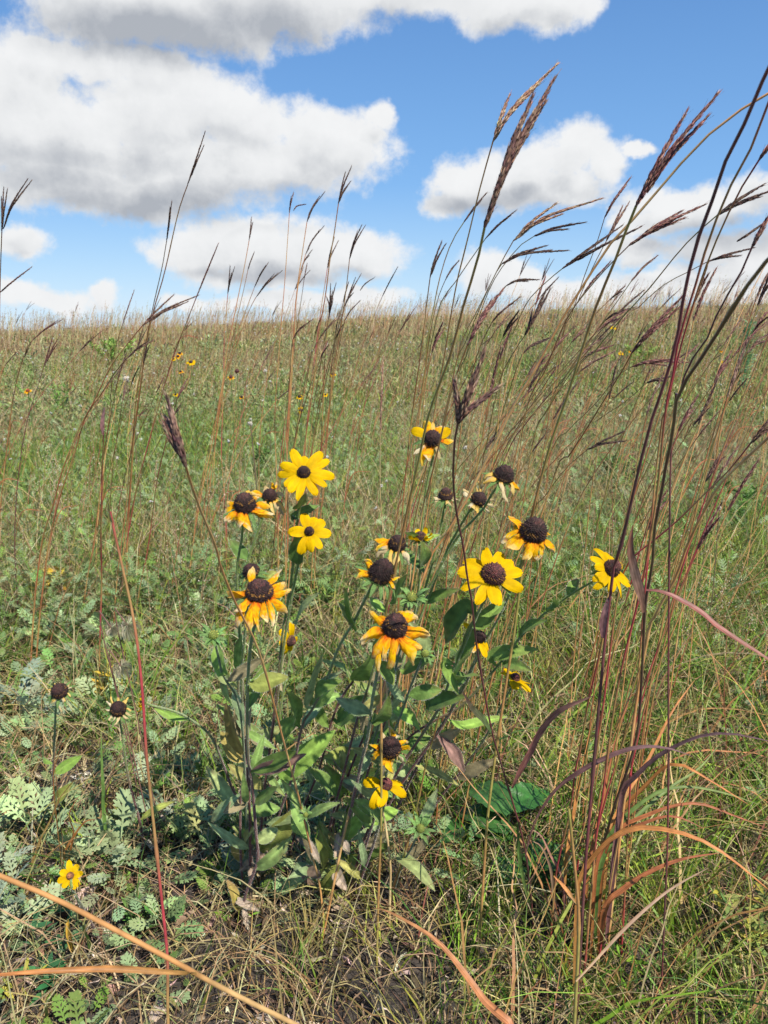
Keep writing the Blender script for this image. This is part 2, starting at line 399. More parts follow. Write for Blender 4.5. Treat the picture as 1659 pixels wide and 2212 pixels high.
stalk('straight tan stalk studded with seeds standing alone in the field at centre', [(822,930),(821,1000),(820,1080),(824,1200)], 1.5, 1.6, [(828,768),(826,790)], 'pale', 'straw', .001, dens=.7)
# ---- right of centre
stalk('tall stalk with a pale reddish seed head curving right in the blue sky', [(1065,305),(1037,410),(1009,525),(989,600),(974,675),(960,750),(942,850),(922,1008),(902,1113),(893,1180)], .85, 1.3, [(1205,137),(1165,180,.0),(1100,207,.1)], 'pale', 'orange', .0011)
stalk('near stalk with the longest, thickest dark brown forked head against the sky', [(1047,490),(1042,520),(1019,600),(997,670),(970,770),(926,890),(904,989),(880,1100),(864,1187),(841,1311),(832,1400),(828,1500)], .62, .95, [(1200,165),(1152,205,.25),(1180,215,.0)], 'brown', 'olive', .0015, fat=1.35)
stalk('bowed stalk with a short black head in front of the white cloud right of centre', [(1002,480),(974,525),(949,595),(932,665),(917,730),(905,820),(892,920),(885,1000)], 1.6, 1.8, [(1050,418),(1040,432,.1)], 'dark', 'olive', .0011)
stalk('stalk with a drooping two-spiked black head over the blue gap at the horizon', [(929,600),(922,650),(912,730),(895,850),(884,950)], 1.6, 1.8, [(954,522),(962,528,.1),(948,535)], 'dark', 'rust', .0012)
stalk('leaning stalk with a dark spike pointing right beneath the longest head', [(1049,515),(1014,565),(980,615),(954,650),(935,720),(920,800)], 1.6, 1.8, [(1114,455),(1104,465,.05)], 'dark', 'olive', .001)
stalk('stalk with pinkish feathery spikes streaming right under the right white cloud', [(1109,520),(1084,565),(1054,625),(1029,675),(996,740),(972,840),(950,930),(935,1010)], 1.1, 1.4, [(1299,429),(1202,439,.05),(1215,462,.1)], 'pale', 'orange', .001)
stalk('stalk with a thin dark spray right below the pinkish feathery spikes', [(1154,510),(1124,530),(1079,585),(1049,645),(1012,760),(985,850)], 1.35, 1.6, [(1264,480),(1228,485,.05),(1225,495)], 'dark', 'olive', .001)
stalk('stalk with a long black spray lying flat over the lower white cloud', [(1084,570),(1064,600),(1034,665),(1003,740),(975,830)], 1.3, 1.6, [(1227,541),(1179,531,.05),(1190,540)], 'dark', 'olive', .001)
stalk('short stalk with one small black spike left of the orange stems', [(962,605),(947,645),(930,720),(918,800)], 1.9, 2.1, [(992,562)], 'dark', 'rust', .001)
stalk('stalk whose spike lies level just above the horizon right of centre', [(1094,617),(1054,665),(1020,730),(1000,790)], 1.5, 1.7, [(1164,604),(1140,607)], 'dark', 'olive', .001)
stalk('near stalk with a long reddish head slanting up to the horizon', [(1010,745),(990,800),(970,870),(950,960),(925,1060),(905,1150)], .85, 1.1, [(1087,624),(1072,640),(1060,650,.1)], 'rose', 'orange', .0014)
stalk('near stalk with a three-fingered dark woolly head in front of the field, right of centre', [(989,914),(982,945),(978,1000),(977,1045),(984,1115),(998,1185),(1007,1255),(1016,1297),(1023,1353),(1035,1423),(1057,1525),(1083,1635),(1105,1723),(1118,1776),(1136,1855),(1149,1956)], .56, 1.1, [(1047,759),(1074,839),(982,819),(1030,820)], 'brown', 'purple', .0013, [([(1061,1582),(1043,1556),(1017,1529),(999,1494)],.8,.72,.0055,[[.12,.2,.06],[.12,.13,.06],[.14,.06,.06]]), ([(1105,1703),(1118,1674),(1140,1630),(1162,1586),(1193,1547),(1228,1525),(1285,1502)],.95,.85,.0062,[[.44,.17,.13],[.36,.15,.12],[.3,.16,.12]],.5), ([(1134,1850),(1145,1802),(1162,1758),(1202,1701),(1259,1661),(1325,1629),(1391,1613),(1457,1620),(1500,1636)],1.0,.88,.0050,PURP), ([(1118,1776),(1122,1850),(1135,1920),(1150,1975)],1.0,1.05,.003,GRNL)], fat=1.3)
stalk('tall stalk with a long forked purple-brown head at upper right', [(1374,445),(1359,480),(1334,550),(1309,610),(1285,670),(1262,738),(1224,856),(1192,942),(1170,1016),(1147,1105),(1128,1200)], .72, .95, [(1554,198),(1485,238,.0),(1530,250,.15)], 'rose', 'olive', .0018, fat=1.1)
stalk('long bare orange stalk arching off the right edge below the forked head', [(1680,190),(1620,225),(1554,270),(1479,345),(1419,415),(1354,490),(1304,545),(1269,605),(1229,665),(1198,718),(1160,792),(1113,871),(1073,955),(1044,1011),(1004,1093),(962,1163),(934,1205)], .75, 1.0, [], 'rose', 'orange', .0016)
stalk('slim stalk with a thin purple spike left of the tall forked head', [(1306,470),(1289,525),(1262,595),(1232,680),(1205,760)], 1.4, 1.7, [(1363,382),(1352,400,.1)], 'rose', 'rust', .001)
stalk('slim stalk with two short spikes below the thin purple spike', [(1310,520),(1280,580),(1246,660),(1215,740)], 1.4, 1.7, [(1359,437),(1345,445)], 'brown', 'rust', .001)
stalk('stalk with a long black brush slanting over the low cloud at right', [(1215,580),(1180,608),(1139,650),(1112,710),(1085,800)], 1.2, 1.5, [(1344,487),(1384,490,.2),(1300,530)], 'dark', 'olive', .001)
stalk('stalk with a dark head leaning right across the cloud bank at right', [(1359,530),(1309,580),(1254,645),(1219,700),(1180,800),(1130,920)], .98, 1.3, [(1524,441),(1474,455,.1),(1480,470)], 'rose', 'rust', .001, fat=1.1)
stalk('stalk with a black brush reaching the right edge across the dark stems', [(1549,465),(1499,510),(1459,555),(1404,625),(1354,680),(1290,760),(1230,850)], 1.0, 1.3, [(1652,397),(1665,412,.1),(1640,425)], 'dark', 'olive', .0011)
stalk('stalk with two thin spikes spreading flat at the right edge above the horizon', [(1529,565),(1480,590),(1434,615),(1379,665),(1320,740)], 1.3, 1.6, [(1629,535),(1655,478,.5),(1600,552)], 'dark', 'rust', .001)
stalk('near thick dark stem crossing the upper right corner', [(1690,85),(1659,150),(1629,215),(1594,300),(1562,360),(1529,460),(1504,525),(1484,600),(1471,664),(1459,738),(1435,824),(1410,894),(1390,968),(1371,1048),(1346,1163),(1334,1205),(1320,1288)], .5, .8, [], 'rose', 'purple', .0017)
stalk('near red stem just right of the thick dark corner stem', [(1690,140),(1659,225),(1609,350),(1569,415),(1544,480),(1519,550),(1492,640),(1462,728),(1451,792),(1435,856),(1426,904),(1416,1016),(1410,1080),(1394,1192),(1384,1256),(1369,1327),(1347,1424),(1329,1516),(1316,1613),(1303,1723),(1290,1811)], .6, .95, [], 'rose', 'red', .0013)
stalk('slim red stem with a thin spike leaving the right edge at cloud height', [(1640,345),(1599,410),(1560,490),(1525,575),(1490,680),(1462,780),(1440,880),(1420,990)], .75, .95, [(1680,290),(1672,305)], 'rose', 'red', .0012)
stalk('nearest and darkest stem at right, branching below the horizon', [(1700,520),(1659,560),(1609,625),(1569,690),(1530,755),(1490,815),(1467,862),(1458,936),(1445,993),(1432,1064),(1416,1144),(1410,1224),(1394,1310),(1389,1415),(1382,1538),(1376,1591),(1360,1653),(1343,1701),(1327,1749),(1316,1789),(1290,1877),(1272,1956)], .42, 1.1, [], 'rose', 'dark', .0017, [([(1390,1323),(1384,1288),(1371,1240),(1362,1192),(1366,1135)],.75,.72,.0055,[[.32,.16,.1],[.2,.13,.1],[.36,.14,.08]]), ([(1396,1275),(1432,1279),(1474,1299),(1512,1322),(1545,1350),(1589,1380),(1640,1412),(1700,1450)],.75,.7,.0036,[[.30,.12,.10],[.34,.13,.10],[.30,.15,.11]])], nodes=7)
stalk('stem with a dark spike at the right edge, joining the darkest stem behind', [(1624,535),(1594,600),(1554,664),(1528,728),(1486,790),(1470,850),(1454,950)], .7, .85, [(1662,465),(1655,480)], 'rose', 'purple', .0012)
stalk('reddish stem leaning far right with brown heads at the right edge, mid height', [(1621,958),(1576,1016),(1528,1064),(1464,1128),(1416,1169),(1368,1208),(1350,1240),(1330,1330)], .85, 1.0, [(1675,890),(1680,910),(1665,925)], 'brown', 'red', .0014)
stalk('thick orange-tan stem leaning right below the brown heads at the right edge', [(1680,925),(1640,965),(1592,1009),(1550,1054),(1524,1100),(1496,1153),(1476,1200),(1458,1249),(1416,1327),(1395,1400)], .75, .95, [], 'brown', 'orange', .002)
stalk('stalk with a heavy purplish head slanting just below the horizon at right', [(1365,762),(1352,785),(1307,855),(1256,935),(1222,985),(1192,1031)], .95, 1.2, [(1475,639),(1467,664),(1440,690)], 'rose', 'rust', .0013, fat=1.25)
stalk('stalk with a dark head arched flat in front of the dark stems below the horizon', [(1365,792),(1333,814),(1288,872),(1224,936),(1180,1000)], 1.2, 1.4, [(1486,783),(1467,776),(1440,790)], 'rose', 'olive', .001)
stalk('stalk with a thin dark spray below the flat arched head', [(1397,827),(1352,868),(1290,910),(1240,960)], 1.3, 1.5, [(1448,814),(1440,822)], 'dark', 'olive', .001)
stalk('stalk with thin dark spikes spread flat in the field, right of the drooping orange coneflowers', [(1269,971),(1224,1009),(1180,1070),(1150,1130)], 1.3, 1.5, [(1352,952),(1348,932,.1)], 'dark', 'rust', .001)
stalk('stalk with a level dark spray halfway between the olive stem and the heavy purplish head', [(1262,772),(1225,815),(1180,890),(1150,960)], 1.5, 1.7, [(1326,745),(1310,752)], 'rose', 'rust', .001)
stalk('stalk with a long thin spray just under the horizon right of the olive stem', [(1307,692),(1262,750),(1215,820),(1180,890)], 1.5, 1.7, [(1358,667),(1370,664)], 'dark', 'olive', .001)
stalk('stalk with a black curved spray under the horizon left of the orange stem', [(1129,764),(1114,799),(1085,900),(1070,980)], 1.5, 1.7, [(1189,729),(1180,735)], 'dark', 'olive', .001)
stalk('stalk with a short rosy spray crossing the orange stem below the horizon', [(1194,759),(1160,830),(1130,920)], 1.6, 1.8, [(1232,716)], 'rose', 'rust', .001)
stalk('stalk with a tall black drooping tassel at the horizon left of the orange stem', [(1134,724),(1110,760),(1079,819),(1049,944),(1035,1050)], 1.2, 1.5, [(1189,624),(1180,626),(1150,670),(1172,640)], 'dark', 'olive', .0011)
stalk('stalk with a slim brown spray left of the black drooping tassel', [(1064,694),(1040,745),(1018,810),(1000,880)], 1.5, 1.8, [(1124,641)], 'brown', 'rust', .001)
stalk('slim stalk with a brown spray near the right edge just below the horizon', [(1614,763),(1586,811),(1560,904),(1534,1038),(1505,1144),(1480,1260)], 1.2, 1.4, [(1665,718),(1660,735)], 'brown', 'orange', .0012)
stalk('slim orange stalk with a spray leaving the right edge at the horizon', [(1627,718),(1602,785),(1576,856),(1544,968),(1525,1040)], 1.4, 1.6, [(1672,660),(1665,680)], 'rose', 'orange', .001)
# ---- lower right
stalk('near yellow-green stem rising from the bottom edge through the orange blades', [(1228,1745),(1233,1811),(1240,1900),(1245,1960),(1246,2040),(1244,2119),(1241,2240)], .62, .66, [], 'rose', 'olive', .0019, [([(1245,1955),(1222,1920),(1196,1892)],.64,.66,.002,ORNG), ([(1244,2120),(1290,2070),(1345,2010),(1410,1950),(1465,1910),(1530,1875)],.64,.72,.0016,[[.4,.26,.14],[.36,.22,.14],[.3,.2,.12]])], nodes=2)
stalk('red-jointed stem with a purple leaf sheath in the lower right clump', [(1312,1300),(1299,1393),(1277,1503),(1255,1609),(1237,1679),(1226,1760),(1211,1833),(1200,1900)], .8, 1.05, [], 'rose', 'red', .0013, [([(1302,1378),(1303,1350),(1310,1310),(1318,1285)],.8,.8,.0045,PURP)])
stalk('short rust-orange stem between the dark stem and the purple-sheathed stem', [(1384,1440),(1350,1540),(1322,1620),(1300,1700),(1280,1790),(1262,1880)], .95, 1.1, [], 'rose', 'orange', .0012)
stalk('straw-coloured upright stem behind the two lowest yellow coneflowers', [(834,1424),(836,1520),(838,1600),(836,1738),(838,1808),(841,1952)], 1.02, 1.12, [], 'pale', 'straw', .0017)
stalk('straw-coloured stem leaning right of the two lowest yellow coneflowers', [(950,1540),(940,1577),(920,1641),(892,1744),(863,1856),(850,1910)], 1.02, 1.15, [], 'pale', 'olive', .0016)
# slender stems one could not tell apart, in three drifts
def drift(n, xr, yr, dx, dy, Dr, cols, label, group, tones=('dark', 'rose', 'brown')):
    for k in range(n):
        x0, y0 = rng.uniform(*xr), rng.uniform(*yr); ex, ey = rng.uniform(*dx), rng.uniform(*dy); D = rng.uniform(*Dr)
        top = (x0 + ex, y0 - ey); pts = [top, (x0 + ex * .55, y0 - ey * .62), (x0 + ex * .22, y0 - ey * .3), (x0, y0)]
        ln = 120 / D * rng.uniform(.7, 1.1); an = math.atan2(ey * .38, ex * .45) - rng.uniform(0, .25)
        hd = [(top[0] + ln * math.cos(an), top[1] - ln * math.sin(an)), (top[0] + ln * .75 * math.cos(an - .12), top[1] - ln * .75 * math.sin(an - .12), .05)]
        stalk(label, pts, D, D * 1.12, hd[:rng.integers(1, 3)], tones[k % len(tones)], cols[k % len(cols)], .0011, group=group, nodes=3)
drift(15, (890, 1180), (980, 1160), (110, 300), (230, 430), (1.2, 2.1), ('orange', 'olive', 'rust', 'red'), 'slender leaning orange and olive stem in the dense drift behind the right flowers', 'leaning stems right of centre')
drift(8, (590, 720), (900, 1000), (10, 70), (180, 330), (2.2, 2.8), ('rust', 'red'), 'slender red stem in the open drift of centre stalks behind the fully open bloom', 'red stems at centre')
drift(7, (190, 330), (1000, 1150), (20, 110), (220, 330), (2.0, 2.6), ('rust', 'red', 'olive'), 'slender rusty stem standing over the sage at left', 'rusty stems at left')
drift(9, (1230, 1560), (1080, 1300), (60, 230), (260, 420), (1.1, 1.8), ('orange', 'rust', 'olive'), 'slender orange stem leaning behind the dark stems at right', 'leaning stems at right')
drift(16, (1235, 1420), (1480, 1860), (120, 330), (620, 980), (.85, 1.2), ('orange', 'rust', 'red', 'olive'), 'slender rusty stem rising in the thicket around the dark stems at right', 'stems of the thicket at right', ('rose', 'brown'))
drift(10, (820, 1060), (1200, 1420), (60, 240), (360, 620), (1.15, 1.6), ('orange', 'olive', 'rust'), 'slender orange and olive stem rising right behind the centre flowers', 'stems behind the centre flowers', ('rose', 'dark'))
# near crossing stem, bottom left
def near_cross():
    A = [(-60,1868),(0,1892),(130,1947),(270,2020),(410,2095),(440,2113),(540,2165),(660,2225),(760,2290)]
    P = np.array([at(x, y, .40 + i * .012) for i, (x, y) in enumerate(A)])
    g = P[-1].copy(); g[1] += .12; g[0] += .1; g[2] = gz(g[0], g[1]) - .01
    P = np.vstack([P, .5 * (P[-1] + g) + [0.02, 0, .03], g])
    o = thing('bluestem_stalk', g, 'nearest blurred brown stem slanting across the bottom left corner, forking', 'grass stalk', BLUEG)
    mb = MB(); Q = smooth_line(P, 50); tube(mb, Q, np.linspace(.0016, .0026, 50), stem_cols(50, 'orange', 2) * .75, 8); mb.build('stem', M_STEM, o)
    B = [(425,2103),(380,2101),(250,2093),(100,2098),(0,2106),(-60,2112)]
    mb = MB(); leaf_blade(mb, np.array([at(x, y, .445 - i * .012) for i, (x, y) in enumerate(B)]), .002, np.array(ORNG) * .9); mb.build('leaf_blade', M_BLADE, o)
near_cross()

# ---- broad arching blades: tussocks at lower right
def tussock(label, cat, blades, base, name='grass_tussock'):
    o = thing(name, base, label, cat)
    for pts, D0, D1, w, c, *tw in blades:
        pp = np.array(pts, float); Ds = np.linspace(D0, D1, len(pp))
        P = np.array([at(x, y, d) for (x, y), d in zip(pp, Ds)])
        b = P[0]; g = np.array([b[0] * .8 + base[0] * .2, b[1] * .8 + base[1] * .2, 0]); g[2] = gz(g[0], g[1]) - .005
        if b[2] - g[2] > .03: P = np.vstack([g, P])
        mb = MB(); leaf_blade(mb, P, w, np.array(c), twist=tw[0] if tw else 0, n=22); mb.build('leaf_blade', M_BLADE, o)
    return o
def groundpt(px, py):
    d = ray(px, py); t = -CAMH / d[2]; p = CAM + d * t; p[2] = gz(p[0], p[1]); return p
b = groundpt(1290, 1980)
tussock('clump of wide purple and orange arching blades at the foot of the dark stems', 'grass clump', [
 ([(1338,1749),(1360,1692),(1413,1639),(1457,1613),(1510,1591),(1562,1584),(1615,1591),(1690,1608)], 1.0, .85, .0045, PURP),
 ([(1246,1925),(1272,1864),(1307,1820),(1351,1793),(1404,1787),(1457,1797),(1510,1812),(1562,1842),(1606,1877),(1670,1930)], .9, .8, .0050, ORNG),
 ([(1307,1965),(1347,1921),(1391,1890),(1448,1864),(1501,1850),(1556,1843)], 1.0, .98, .0048, RUSTL),
 ([(1290,1860),(1347,1800),(1404,1773),(1448,1762),(1488,1774),(1520,1790)], 1.02, .98, .0045, RUSTL),
 ([(1300,1860),(1380,1760),(1450,1700),(1510,1660),(1560,1600)], 1.05, 1.15, .004, GRNL),
 ([(1300,1840),(1390,1730),(1470,1700),(1560,1712),(1640,1738)], 1.05, 1.05, .004, GRNL),
 ([(1310,1830),(1400,1760),(1500,1735),(1580,1760),(1660,1790)], 1.05, 1.02, .0035, RUSTL),
 ([(1320,1800),(1400,1690),(1460,1650),(1540,1690),(1620,1740)], 1.1, 1.0, .004, ORNG),
 ([(1290,1870),(1340,1740),(1400,1640),(1450,1540),(1500,1470)], 1.1, 1.25, .004, ORNG),
 ([(1270,1880),(1300,1740),(1330,1600),(1370,1480)], 1.1, 1.2, .003, RUSTL),
 ([(1220,1900),(1235,1780),(1260,1650),(1290,1520)], 1.12, 1.2, .003, ORNG),
 ([(1215,1905),(1190,1850),(1165,1800),(1140,1795)], 1.1, 1.1, .003, PINK),
 ([(1200,1970),(1190,1880),(1170,1830),(1145,1815)], 1.08, 1.05, .003, [[.3,.2,.12],[.4,.25,.16]]),
], b)
b = groundpt(1120, 2180)
tussock('broad orange blade arching to the bottom edge right of centre', 'grass blade', [
 ([(1110,2240),(1069,2191),(1029,2141),(989,2086),(939,2031),(879,1991),(829,1966),(800,1962)], .72, .85, .0068, [[.42,.13,.05],[.55,.22,.09],[.48,.24,.10]], .9)], b, 'single_grass_leaf')
b = groundpt(60, 1250)
tussock('small clump of orange blades on the sage at the left edge', 'grass clump', [
 ([(117,1700),(126,1635),(136,1608),(167,1565)], 1.15, 1.1, .0024, ORNG),
 ([(125,1710),(118,1650),(124,1600),(122,1560)], 1.15, 1.15, .0016, ORNG)], groundpt(118,1790))
tussock('single bright green upright blade left of the near thin stalk', 'grass blade', [
 ([(223,1745),(223,1710),(220,1652),(218,1577)], 1.25, 1.2, .0035, [[.2,.36,.08],[.26,.42,.1]])], groundpt(225,1760), 'single_grass_leaf')
tussock('tuft of orange blades low between the sage and the bottom left flower', 'grass clump', [
 ([(140,1850),(165,1800),(185,1775),(205,1770)], 1.2, 1.15, .0035, ORNG),
 ([(150,1860),(160,1800),(150,1760),(170,1720)], 1.2, 1.15, .003, ORNG),
 ([(148,1990),(146,2030),(155,2060)], 1.0, .98, .0045, [[.6,.36,.05],[.6,.35,.05]])], groundpt(150,1870))

# ------------------------------------------------------------------ black-eyed susans
SUSANS = []         # (object, px pts, D list) for leaf attachment
YEL = np.array([.86, .53, .002]); ORA = np.array([.84, .41, .008]); RED = np.array([.55, .08, .008]); TAN = np.array([.62, .47, .22]); PALE = np.array([.74, .64, .42])

def petal_mesh(mb, origin, Rm, ang, L, w, lift, droop, style, twist=0.0, r0=.006):
    """petal in head frame (Rm columns: x,y,normal)"""
    nk, nw = 14, 9
    t = np.linspace(0, 1, nk)
    # centreline bends from lift (start angle) down by droop
    a = lift - droop * t ** 1.1
    ds = L / (nk - 1)
    rr = r0 + np.concatenate([[0], np.cumsum(np.cos(a[:-1]) * ds)]); zz = np.concatenate([[0], np.cumsum(np.sin(a[:-1]) * ds)])
    wl = w * np.clip(np.sin(np.pi * (0.10 + .80 * t)) ** .6, .1, 1) * np.where(t > .93, .62, 1)
    if style == 'dry': wl = wl * (.35 + .35 * rng.random()) * (1 + .3 * np.sin(t * 9 + rng.uniform(0, 6)))
    if style == 'wilt': wl = wl * rng.uniform(.75, 1.25) * (1 + .2 * np.sin(t * 8 + rng.uniform(0, 6)))
    u = np.linspace(-1, 1, nw)
    side_swirl = (rng.normal(0, .25) if style != 'fresh' else rng.normal(0, .10)) * t ** 1.5 * L
    curlf = rng.uniform(.1, .4) if style == 'fresh' else rng.uniform(.4, 1.2)
    tw = twist * t
    V = []
    for i in range(nk):
        ct, st = math.cos(a[i]), math.sin(a[i])
        for uu in u:
            y = uu * wl[i]; hgt = -curlf * wl[i] * uu * uu + (.09 * w * math.cos(uu * 11) if style == 'fresh' else .14 * w * math.cos(uu * 9 + i * .8))
            yy = y * math.cos(tw[i]) - hgt * math.sin(tw[i]); hh = y * math.sin(tw[i]) + hgt * math.cos(tw[i])
            x = rr[i] - hh * st; z = zz[i] + hh * ct
            if i == nk - 1: x -= L * (.07 * (abs(uu) > .9) + .05 * (abs(uu) < .1) + .03 * rng.random())
            V.append((x, yy + side_swirl[i], z))
    V = np.array(V); c, s = math.cos(ang), math.sin(ang)
    V = np.stack([V[:, 0] * c - V[:, 1] * s, V[:, 0] * s + V[:, 1] * c, V[:, 2]], 1)
    W = V @ Rm.T + origin
    i = np.arange(nk - 1)[:, None]; j = np.arange(nw - 1)[None]
    F = np.stack([i * nw + j, i * nw + j + 1, (i + 1) * nw + j + 1, (i + 1) * nw + j], -1).reshape(-1, 4)
    T = np.repeat(t, nw)[:, None]; U = np.tile(np.abs(u), nk)[:, None]
    k = rng.uniform(.9, 1.06)
    if style == 'fresh': C = YEL * k * (1 - .25 * (1 - T) ** 3) * (1 - .10 * (np.cos(U * 22) > .2)) * (1 + rng.normal(0, .03, T.shape)); C = C * (1 - .35 * ((T > .93) & (rng.random(T.shape) < .3)))
    elif style == 'wilt':
        m = rng.uniform(.3, 1); bl = sstep(.0, .34, T + rng.normal(0, .09, T.shape))
        C = (RED * (1 - bl) + ORA * bl) ; C = C * (1 - m * sstep(.25, .6, T)) + m * sstep(.25, .6, T) * YEL
        tp = sstep(.6, .95, T + rng.normal(0, .1, T.shape)) * rng.uniform(.2, 1.0); C = C * (1 - tp) + PALE * tp
        sp = (rng.random(T.shape) < .16) & (T < .8); C = np.where(sp, C * .45 + RED * .7, C) * (1 + rng.normal(0, .08, T.shape))
    else:
        m = rng.uniform(0, 1); bl = sstep(.0, .35, T); C = (ORA * (1 - bl) + (TAN * m + PALE * (1 - m)) * bl)
        if rng.random() < .35: C = C * .5 + YEL * .5
    mb.add(W, F, np.broadcast_to(C, (len(W), 3)))

def head_frame(nrm):
    z = unit(nrm); x = unit(np.cross([0.0, 1, 0.15], z)); y = np.cross(z, x); return np.stack([x, y, z], 1)

def cone_mesh(mb, o, Rm, r, h, tone, n=230):
    n = int(n * rng.uniform(1.5, 1.9)) if n > 100 else n
    h = h * rng.uniform(.85, 1.25); r = r * rng.uniform(.86, .98); pw = rng.uniform(1.0, 1.5)
    # dome body
    nu, nv = 20, 9
    V = []; 
    for i in range(nv):
        v = i / (nv - 1); th = v * math.pi * .62
        rad = r * math.sin(th) ; z = h * (math.copysign(abs(math.cos(th)) ** pw, math.cos(th))) * .78 + h * .1
        for j in range(nu):
            a = 2 * math.pi * j / nu; V.append((rad * math.cos(a), rad * math.sin(a), z))
    V = np.array(V)
    i = np.arange(nv - 1)[:, None]; j = np.arange(nu)[None]
    F = np.stack([i * nu + j, (i + 1) * nu + j, (i + 1) * nu + (j + 1) % nu, i * nu + (j + 1) % nu], -1).reshape(-1, 4)
    mb.add(V @ Rm.T + o, F, np.array(tone) * .6)
    # florets in a spiral
    k = np.arange(n); v = ((k + .5) / n) ** .62; th = v * math.pi * .60; a = k * 2.39996
    nx = np.stack([np.sin(th) * np.cos(a), np.sin(th) * np.sin(a), np.cos(th)], 1)
    pos = np.stack([r * nx[:, 0], r * nx[:, 1], h * .78 * np.sign(nx[:, 2]) * np.abs(nx[:, 2]) ** pw + h * .1], 1)
    PV = np.array([[1, 0, 0], [0, .5, .5], [0, -.5, .5], [0, -.5, -.5], [0, .5, -.5]]); PF = np.array([[0, 2, 1], [0, 3, 2], [0, 4, 3], [0, 1, 4]])
    ax = unit(nx + rng.normal(0, .18, nx.shape)); M = frames(ax, rng.uniform(0, 6, n))
    s = r * .125 * rng.uniform(.6, 1.3, n); M = M * np.stack([s * rng.uniform(.8, 2.0, n), s, s], -1)[:, None, :]
    M = np.einsum('ij,njk->nik', Rm, M)
    C = jit(np.array(tone), n, .28)
    C[v < rng.uniform(.2, .45)] *= rng.uniform(1.2, 2.2); ring = (np.abs(v - rng.uniform(.5, .95)) < .07) & (rng.random(n) < .5); C[ring] = C[ring] * .5 + np.array([.30, .16, .03]) * .5; C *= rng.uniform(.75, 1.6) * np.array([1.1, 1, .9])
    instances(mb, PV, PF, M, pos @ Rm.T + o, C)

CONE_DK = [.028, .013, .012]; CONE_PU = [.11, .035, .035]; CONE_BR = [.055, .026, .022]
def flower(parent, px, py, D, r_cone_px, r_pet_px, style, nrm, npet=12, cone=CONE_DK, droop=None, ang0=None, skip=(), conef=1.0, gaps=0.0, simple=False):
    o = at(px, py, D); mpp = D / FPX / math.cos(PITCH) * 1.0
    r = r_cone_px * mpp; Rp = r_pet_px * mpp
    Rm = head_frame(nrm); o = o - Rm[:, 2] * r * .35
    # receptacle with green bracts
    mb = MB()
    P = [o - Rm[:, 2] * r * 1.1, o - Rm[:, 2] * r * .5, o - Rm[:, 2] * r * .05]
    tube(mb, smooth_line(P, 6), np.array([.15, .4, .7, .9, .98, .6]) * r, np.array([.12, .19, .05]), 10)
    nb = 0 if simple else 11
    for k in range(nb):
        a = 2 * math.pi * k / nb + rng.normal(0, .1); d = math.cos(a) * Rm[:, 0] + math.sin(a) * Rm[:, 1]
        L = r * rng.uniform(1.0, 1.5)
        P = np.array([o - Rm[:, 2] * r * .35 + d * r * .75, o - Rm[:, 2] * r * .5 + d * (r * .75 + L * .5), o - Rm[:, 2] * r * rng.uniform(.5, 1.3) + d * (r * .75 + L)])
        leaf_blade(mb, P, r * .22, np.array([.14, .24, .07]), n=6, face=Rm[:, 2])
    fh = mb.build('flower_head', M_LEAF, parent)
    mb = MB(); cone_mesh(mb, o, Rm, r, r * 1.25 * conef, cone, 60 if simple else 230); mb.build('cone', M_CONE, fh)
    ang0 = rng.uniform(0, 6) if ang0 is None else ang0
    for k in range(npet):
        if k in skip or rng.random() < gaps: continue
        mb = MB(); a = ang0 + 2 * math.pi * (k + rng.normal(0, .17 if style == 'fresh' else .28)) / npet
        st = style
        if style == 'mix': st = random.choice(['wilt', 'dry', 'wilt', 'fresh'])
        if style == 'halfdry': st = random.choice(['dry', 'dry', 'wilt'])
        L = (Rp - r * .7) * rng.uniform(.78, 1.16)
        if st == 'fresh': dr = (.45 if droop is None else droop) + rng.normal(0, .3); tw = rng.normal(0, .45)
        else: dr = (1.1 if droop is None else droop) + rng.normal(0, .55); tw = rng.normal(0, 1.3)
        w = 2.9 * Rp / max(npet, 9) * (.76 if st == 'fresh' else .70) * rng.uniform(.85, 1.15)
        petal_mesh(mb, o - Rm[:, 2] * r * .05, Rm, a, L * (1 + .18 * abs(dr)), w, (.12 if st == 'fresh' else -.12) + rng.normal(0, .12), dr, st, tw, r * .72)
        mb.build('petal', M_PETAL, fh)
    return o - Rm[:, 2] * r * 1.1

